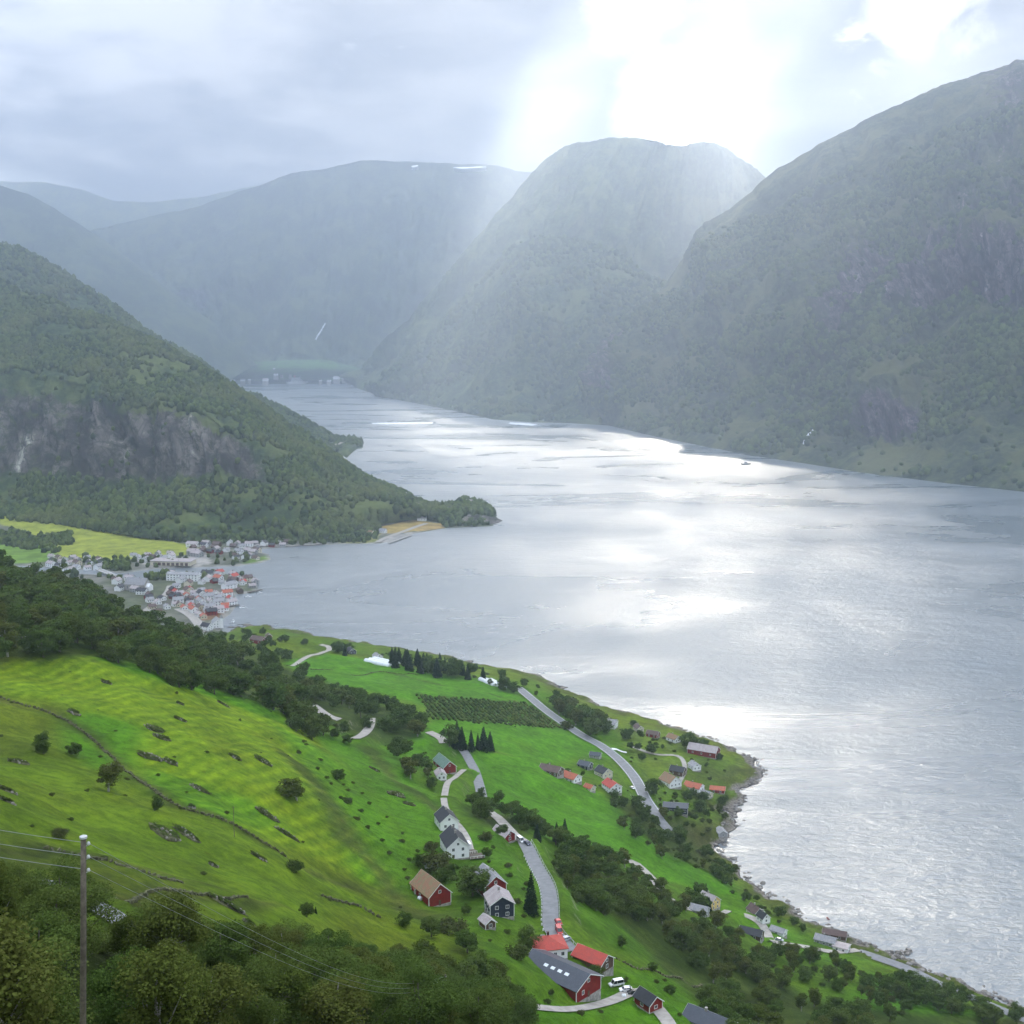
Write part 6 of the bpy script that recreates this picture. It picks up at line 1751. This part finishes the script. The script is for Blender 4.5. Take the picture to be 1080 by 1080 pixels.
p = vhit(218, 665); house((p.x, p.y, p.z + 1), 9, 12, 5.0, 3.4, 60, 'white', 'r_black', 'white house left of the spired villa', gw=(2, 2), sw=(3, 2), base=3)
for x, y, wl, rf, lb, big in ((390, 564, 'cream', 'r_moss', 'tan house alone on the bay shore under the spur', 1), (404, 562, 'white', 'r_grey', 'small white house by the headland jetty', 0), (445, 549, 'white', 'r_grey', 'long white house at the headland field', 1),
                              (440, 537, 'white', 'r_rose', 'white house among the headland trees', 0), (461, 537, 'white', 'r_grey', 'bright white house on the headland crest', 1), (470, 536, 'grey', 'r_grey', 'grey house right of the bright headland house', 0),
                              (476, 541, 'white', 'r_black', 'small white cabin below the headland crest', 0), (495, 533, 'brown', 'r_rose', 'brown house near the headland summit', 0), (427, 522, 'white', 'r_grey', 'white house high on the neck of the headland', 0)):
    if y < 546:
        G_, T_, _r = SURF['forested']; u_, v_ = project(G_[..., 0], G_[..., 1], G_[..., 2]); k = np.argmin((u_ - x) ** 2 + (v_ - y) ** 2 + 1e6 * (T_ > 3.05)); q = G_.reshape(-1, 3)[k]; p = Vector(q) + Vector((0, 0, 4.0))
    else:
        p = vhit(x, y)
    s_ = 1.25 if big else .95
    house(p, 8 * s_, 13 * s_, 4.6, 3.2, random.uniform(50, 90), wl, rf, lb, gw=(2, 1), sw=(3, 1), base=8, attic=False)
for k, (x, y) in enumerate(((356, 481), (360, 484))):
    house(at(x, y, z=6), 10, 14, 5, 3.5, 60, 'white' if k else 'red', 'r_grey', ('red' if not k else 'white') + ' boathouse at the foot of the small cape', 'boathouse', 'boathouse', (1, 1), (2, 1), chim=0, base=8)
for k, (a, b_, lb) in enumerate((((262, 625), (276, 622), 'wooden pier reaching out from the harbour quay'), ((236, 641), (252, 638), 'short wooden pier in front of the old village centre'), ((410, 573), (433, 565), 'concrete ferry quay on the headland bay'))):
    A_, B_ = at(*a, z=1), at(*b_, z=1); d = B_ - A_; L = d.length; r = empty('pier', (A_ + B_) / 2 - Vector((0, 0, 1)), math.atan2(d.y, d.x), lb, 'pier')
    MB().box(0, 0, 1.5, L, 5, .4).build('deck', M['stone' if k == 2 else 'wood'], r)
    for s_ in np.linspace(-.45, .45, 5):
        for yy in (-2.2, 2.2): q = MB(); q.tube([(s_ * L, yy, -3), (s_ * L, yy, 1.3)], [.25, .25], 6); q.build('pile', M['wood'], r)
for x, y, lb in ((256, 641.5, 'white motorboat at the short village pier'), (274, 626, 'white cabin boat at the tip of the harbour pier'), (262, 630, 'white cabin boat inside the village harbour'), (246, 656, 'small white boat drifting off the village street'),
                 (268, 590, 'pale boat near the rounded green headland')):
    boat(x, y, 9, random.uniform(0, 90), 'white', lb, wheelhouse=True)
# river bridge
A_, B_ = vhit(104, 603.0), vhit(126, 610.5); d = B_ - A_; L = d.length + 6; r = empty('road_bridge', (A_ + B_) / 2, math.atan2(d.y, d.x), 'pale concrete bridge over the river at the village', 'bridge')
MB().box(0, 0, 2.2, L, 8, .9).build('deck', M['stone'], r)
for yy in (-3.9, 3.9): MB().box(0, yy, 3.2, L, .25, 1.0).build('parapet', M['trim'], r)
for s_ in (-.28, 0, .28): MB().box(s_ * L, 0, .2, 1.4, 6, 4).build('pier', M['stone'], r)

# ------------------------------------------------------------------ head of the fjord: settlement, green terraces, ship
m, t = new_mat('terraces')
pos = t.n('ShaderNodeNewGeometry').outputs['Position']
c = t.mix(t.ramp(t.noise(pos, .006, 6, .7), .4, .6), (.10, .20, .05), (.05, .09, .035))
b = t.n('ShaderNodeBsdfDiffuse', {'Color': c}); t.n('ShaderNodeOutputMaterial', {0: b.outputs[0]})
low = cv([(225, 404, -2), (260, 404.5, -2), (300, 404, -2), (340, 404.5, -2), (365, 404.5, -2), (385, 406, -2)], 'z')
mid_ = cv([(225, 396, 8250), (260, 394, 8300), (300, 392, 8300), (340, 392, 8300), (365, 393, 8300), (385, 396, 8300)])
hi_ = cv([(225, 386, 8650), (260, 382, 8700), (300, 380, 8750), (340, 379, 8750), (365, 384, 8700), (385, 390, 8650)])
rows = [resample(x, 40) for x in (low, mid_, hi_)]
me = np_mesh('fjord_head_fields', np.array(rows).transpose(1, 0, 2).reshape(-1, 3), grid_faces(40, 3), m, True)
tag(link(bpy.data.objects.new('fjord_head_fields', me)), 'pale green fields at the head of the fjord', 'fields', kind='structure')
rg = random.Random(8)
M['far_white'] = simple('far_white', (.8, .8, .8), .7)
for k, (x, y, s_) in enumerate(((246, 402, 2.2), (256, 402, 3), (263, 401, 1.6), (280, 402, 3.6), (291, 396, 2.6), (297, 394, 1.6), (289, 389, 1.4), (252, 379, 2.0), (306, 395, 1.6), (338, 402, 1.8), (347, 402.5, 2.4), (355, 400, 4), (365, 399.5, 4.6), (368, 402, 2.6), (376, 399.5, 3.6))):
    p = at(x, y, Y=8200 if y > 395 else 8380)
    house(p, 12 * s_ / 1.6, 16 * s_ / 1.6, 6 * s_ / 1.8, 3.5 * s_ / 1.8, rg.uniform(60, 100), 'far_white', 'r_grey' if k % 3 else 'r_rose', 'far white building number'.replace(' number', '') + ' at the head of the fjord ' + ('left of the cruise ship' if x < 312 else 'right of the cruise ship'), 'building', 'far_building',
          (0, 0), (0, 0), chim=0, base=30, windows=False, corner=False, group='far buildings ' + ('left' if x < 312 else 'right') + ' of the cruise ship')
p = at(314, 405, z=0); r = empty('cruise_ship', (p.x, p.y, 0), R(35), 'white cruise ship moored at the head of the fjord', 'ship')
b = MB(); Ls, Ws = 150, 42
prof = [(-.5, .8), (-.3, 1), (.2, 1), (.4, .6), (.5, .05)]
for (x0, w0), (x1, w1) in zip(prof[:-1], prof[1:]):
    for sgn in (-1, 1):
        pz_ = [(x0 * Ls, sgn * w0 * Ws / 2, 16), (x1 * Ls, sgn * w1 * Ws / 2, 16), (x1 * Ls * .98, sgn * w1 * Ws * .42, -1), (x0 * Ls * .98, sgn * w0 * Ws * .42, -1)]
        b.poly(pz_ if sgn > 0 else pz_[::-1])
    b.poly([(x0 * Ls, -w0 * Ws / 2, 16), (x1 * Ls, -w1 * Ws / 2, 16), (x1 * Ls, w1 * Ws / 2, 16), (x0 * Ls, w0 * Ws / 2, 16)])
b.poly([(-.49 * Ls, -.34 * Ws, -1), (-.49 * Ls, .34 * Ws, -1), (-.5 * Ls, .4 * Ws, 16), (-.5 * Ls, -.4 * Ws, 16)]); b.build('hull', M['far_white'], r)
for k in range(6):
    MB().box(-4 - k * 1.5, 0, 18 + k * 5, 84 - k * 7, 27 - k * 1.6, 3.9).build('deck', M['far_white'], r); MB().box(-4 - k * 1.5, 0, 20.5 + k * 5, 82 - k * 7, 25.5 - k * 1.6, 1.1).build('window_band', M['glass'], r)
MB().box(-22, 0, 52, 12, 9, 12, 0, .8).build('funnel', M['r_red'], r); MB().box(18, 0, 52, 3, 3, 14, 0, .4).build('mast', M['far_white'], r)
# snow patches and waterfall on the far mountain
M['snow'] = simple('snow', (.85, .87, .9), .6)


def drape(key, name, poly, mat, lb, cat, up, grow=1):
    G_, T_, _r = SURF[key]; u_, v_ = project(G_[..., 0], G_[..., 1], G_[..., 2]); fc = []; mm = inpoly(u_, v_, poly)
    ii, jj = np.nonzero(mm)
    ii = np.clip(ii, 1, G_.shape[0] - 3); jj = np.clip(jj, 1, G_.shape[1] - 3)
    vs_ = []; 
    for i_, j_ in set(zip(ii.tolist(), jj.tolist())):
        k = len(vs_); vs_ += [tuple(G_[i_, j_] + up), tuple(G_[i_ + 1, j_] + up), tuple(G_[i_ + 1, j_ + 1] + up), tuple(G_[i_, j_ + 1] + up)]; fc.append((k, k + 1, k + 2, k + 3))
    if fc: tag(link(bpy.data.objects.new(name, np_mesh(name, vs_, np.array(fc), mat))), lb, cat, kind='structure')


for x0, x1, y_, lb in ((434, 441, 175, 'small snow patch left on the far blue mountain'), (478, 513, 176.5, 'long snow patch on the far blue mountain rim')):
    co = []
    for k in range(24):
        s_ = k / 23; x = x0 + (x1 - x0) * s_; hh = 1.9 * math.sin(PI * s_) * (1 + .4 * math.sin(9 * s_)) + .2
        for e in (-1, 1): q = at(x, y_ - e * hh * .5 + .4 * math.sin(5 * s_), Y=10080 + 30 * e); co.append(q[:])
    lo_ = [(a, b_ + 60, c - 20) for a, b_, c in co]
    mb = MB()
    for k in range(23):
        mb.poly([co[2 * k], co[2 * k + 2], co[2 * k + 3], co[2 * k + 1]]); mb.poly([co[2 * k + 1], co[2 * k + 3], lo_[2 * k + 3], lo_[2 * k + 1]]); mb.poly([lo_[2 * k], lo_[2 * k + 2], co[2 * k + 2], co[2 * k]])
    tag(mb.build('snow', M['snow']), lb, 'snow', kind='structure')


def stream(px, w_, key, lb):
    G_, T_, _r = SURF[key]; u_, v_ = project(G_[..., 0], G_[..., 1], G_[..., 2]); front = T_ <= T_.max() - 1.0; pts_ = []
    for x, y in px:
        k = np.argmin((u_ - x) ** 2 + (v_ - y) ** 2 + 1e6 * (~front)); q = Vector(G_.reshape(-1, 3)[k]); Yq = q.y - w_ * 1.2; pts_.append(at(x, y, Y=Yq))
    ln_ = smooth_line(pts_, w_ * 2, 2); mb_ = MB(); rg_ = random.Random(3); mb_.tube(ln_, [w_ * 1.5 * rg_.uniform(.4, 1.1) for _ in ln_], 5)
    tag(mb_.build('waterfall', M['snow']), lb, 'waterfall')


stream([(343, 341), (340, 346), (338, 350), (335, 354), (333, 358)], 5, 'broad', 'white waterfall on the far blue mountain')
stream([(869, 443), (862, 450), (856, 455), (850, 462), (848, 468)], 3, 'steep', 'thin waterfall running down the steep far shore')

# clear greenery that would stand inside a building or on a road
for o in [o for o in S.objects if o.parent is None and o.name.split('.')[0] in ('broadleaf_tree', 'birch_tree', 'spruce_tree', 'bush')]:
    x, y = o.location.x, o.location.y
    bad = any((x - a) ** 2 + (y - b_) ** 2 < 50 for a, b_ in BUILT)
    if not bad and 'group' in o:
        for ln, hw, mt, lb in road_lines:
            if min((x - p.x) ** 2 + (y - p.y) ** 2 for p in ln) < (hw + 2.2) ** 2: bad = True; break
    if bad:
        for c_ in list(o.children): bpy.data.objects.remove(c_)
        bpy.data.objects.remove(o)
# ------------------------------------------------------------------ past three hundred broadleaves: the smallest ones become one wood
bl = sorted([o for o in S.objects if o.name.startswith('broadleaf_tree')], key=lambda o: -o.scale.z / max(o.location.y, 1))
rest = bl[285:]
cos_, fcs_, off_ = [], [], 0
for o in rest:
    ch = [c_ for c_ in o.children if c_.name.startswith('crown')][0]; me = ch.data; n_ = len(me.vertices)
    a = np.empty(n_ * 3, np.float32); me.vertices.foreach_get('co', a); a = a.reshape(-1, 3)
    Mx = np.array(Matrix.LocRotScale(o.location, o.rotation_euler, o.scale)); a = a @ Mx[:3, :3].T + Mx[:3, 3]
    cos_.append(a); fcs_.append(np.arange(n_).reshape(-1, 4) + off_); off_ += n_
    for c_ in list(o.children): bpy.data.objects.remove(c_)
    bpy.data.objects.remove(o)
if cos_:
    tag(link(bpy.data.objects.new('wood', np_mesh('wood', np.concatenate(cos_), np.concatenate(fcs_), M['leaf']))), 'smaller broadleaf trees filling the woods on the hillside', 'wood', kind='stuff')

# ------------------------------------------------------------------ the air
m, t = new_mat('haze')
pv = t.n('ShaderNodeVolumePrincipled', {'Color': (.74, .84, 1.0, 1), 'Density': HAZE, 'Anisotropy': .74})
t.n('ShaderNodeOutputMaterial', {'Volume': pv.outputs[0]})
mb = MB(); mb.box(0, 6300, 960, 22000, 17000, 2080)
tag(mb.build('haze', m), 'pale humid air filling the fjord valley', 'haze', kind='stuff')
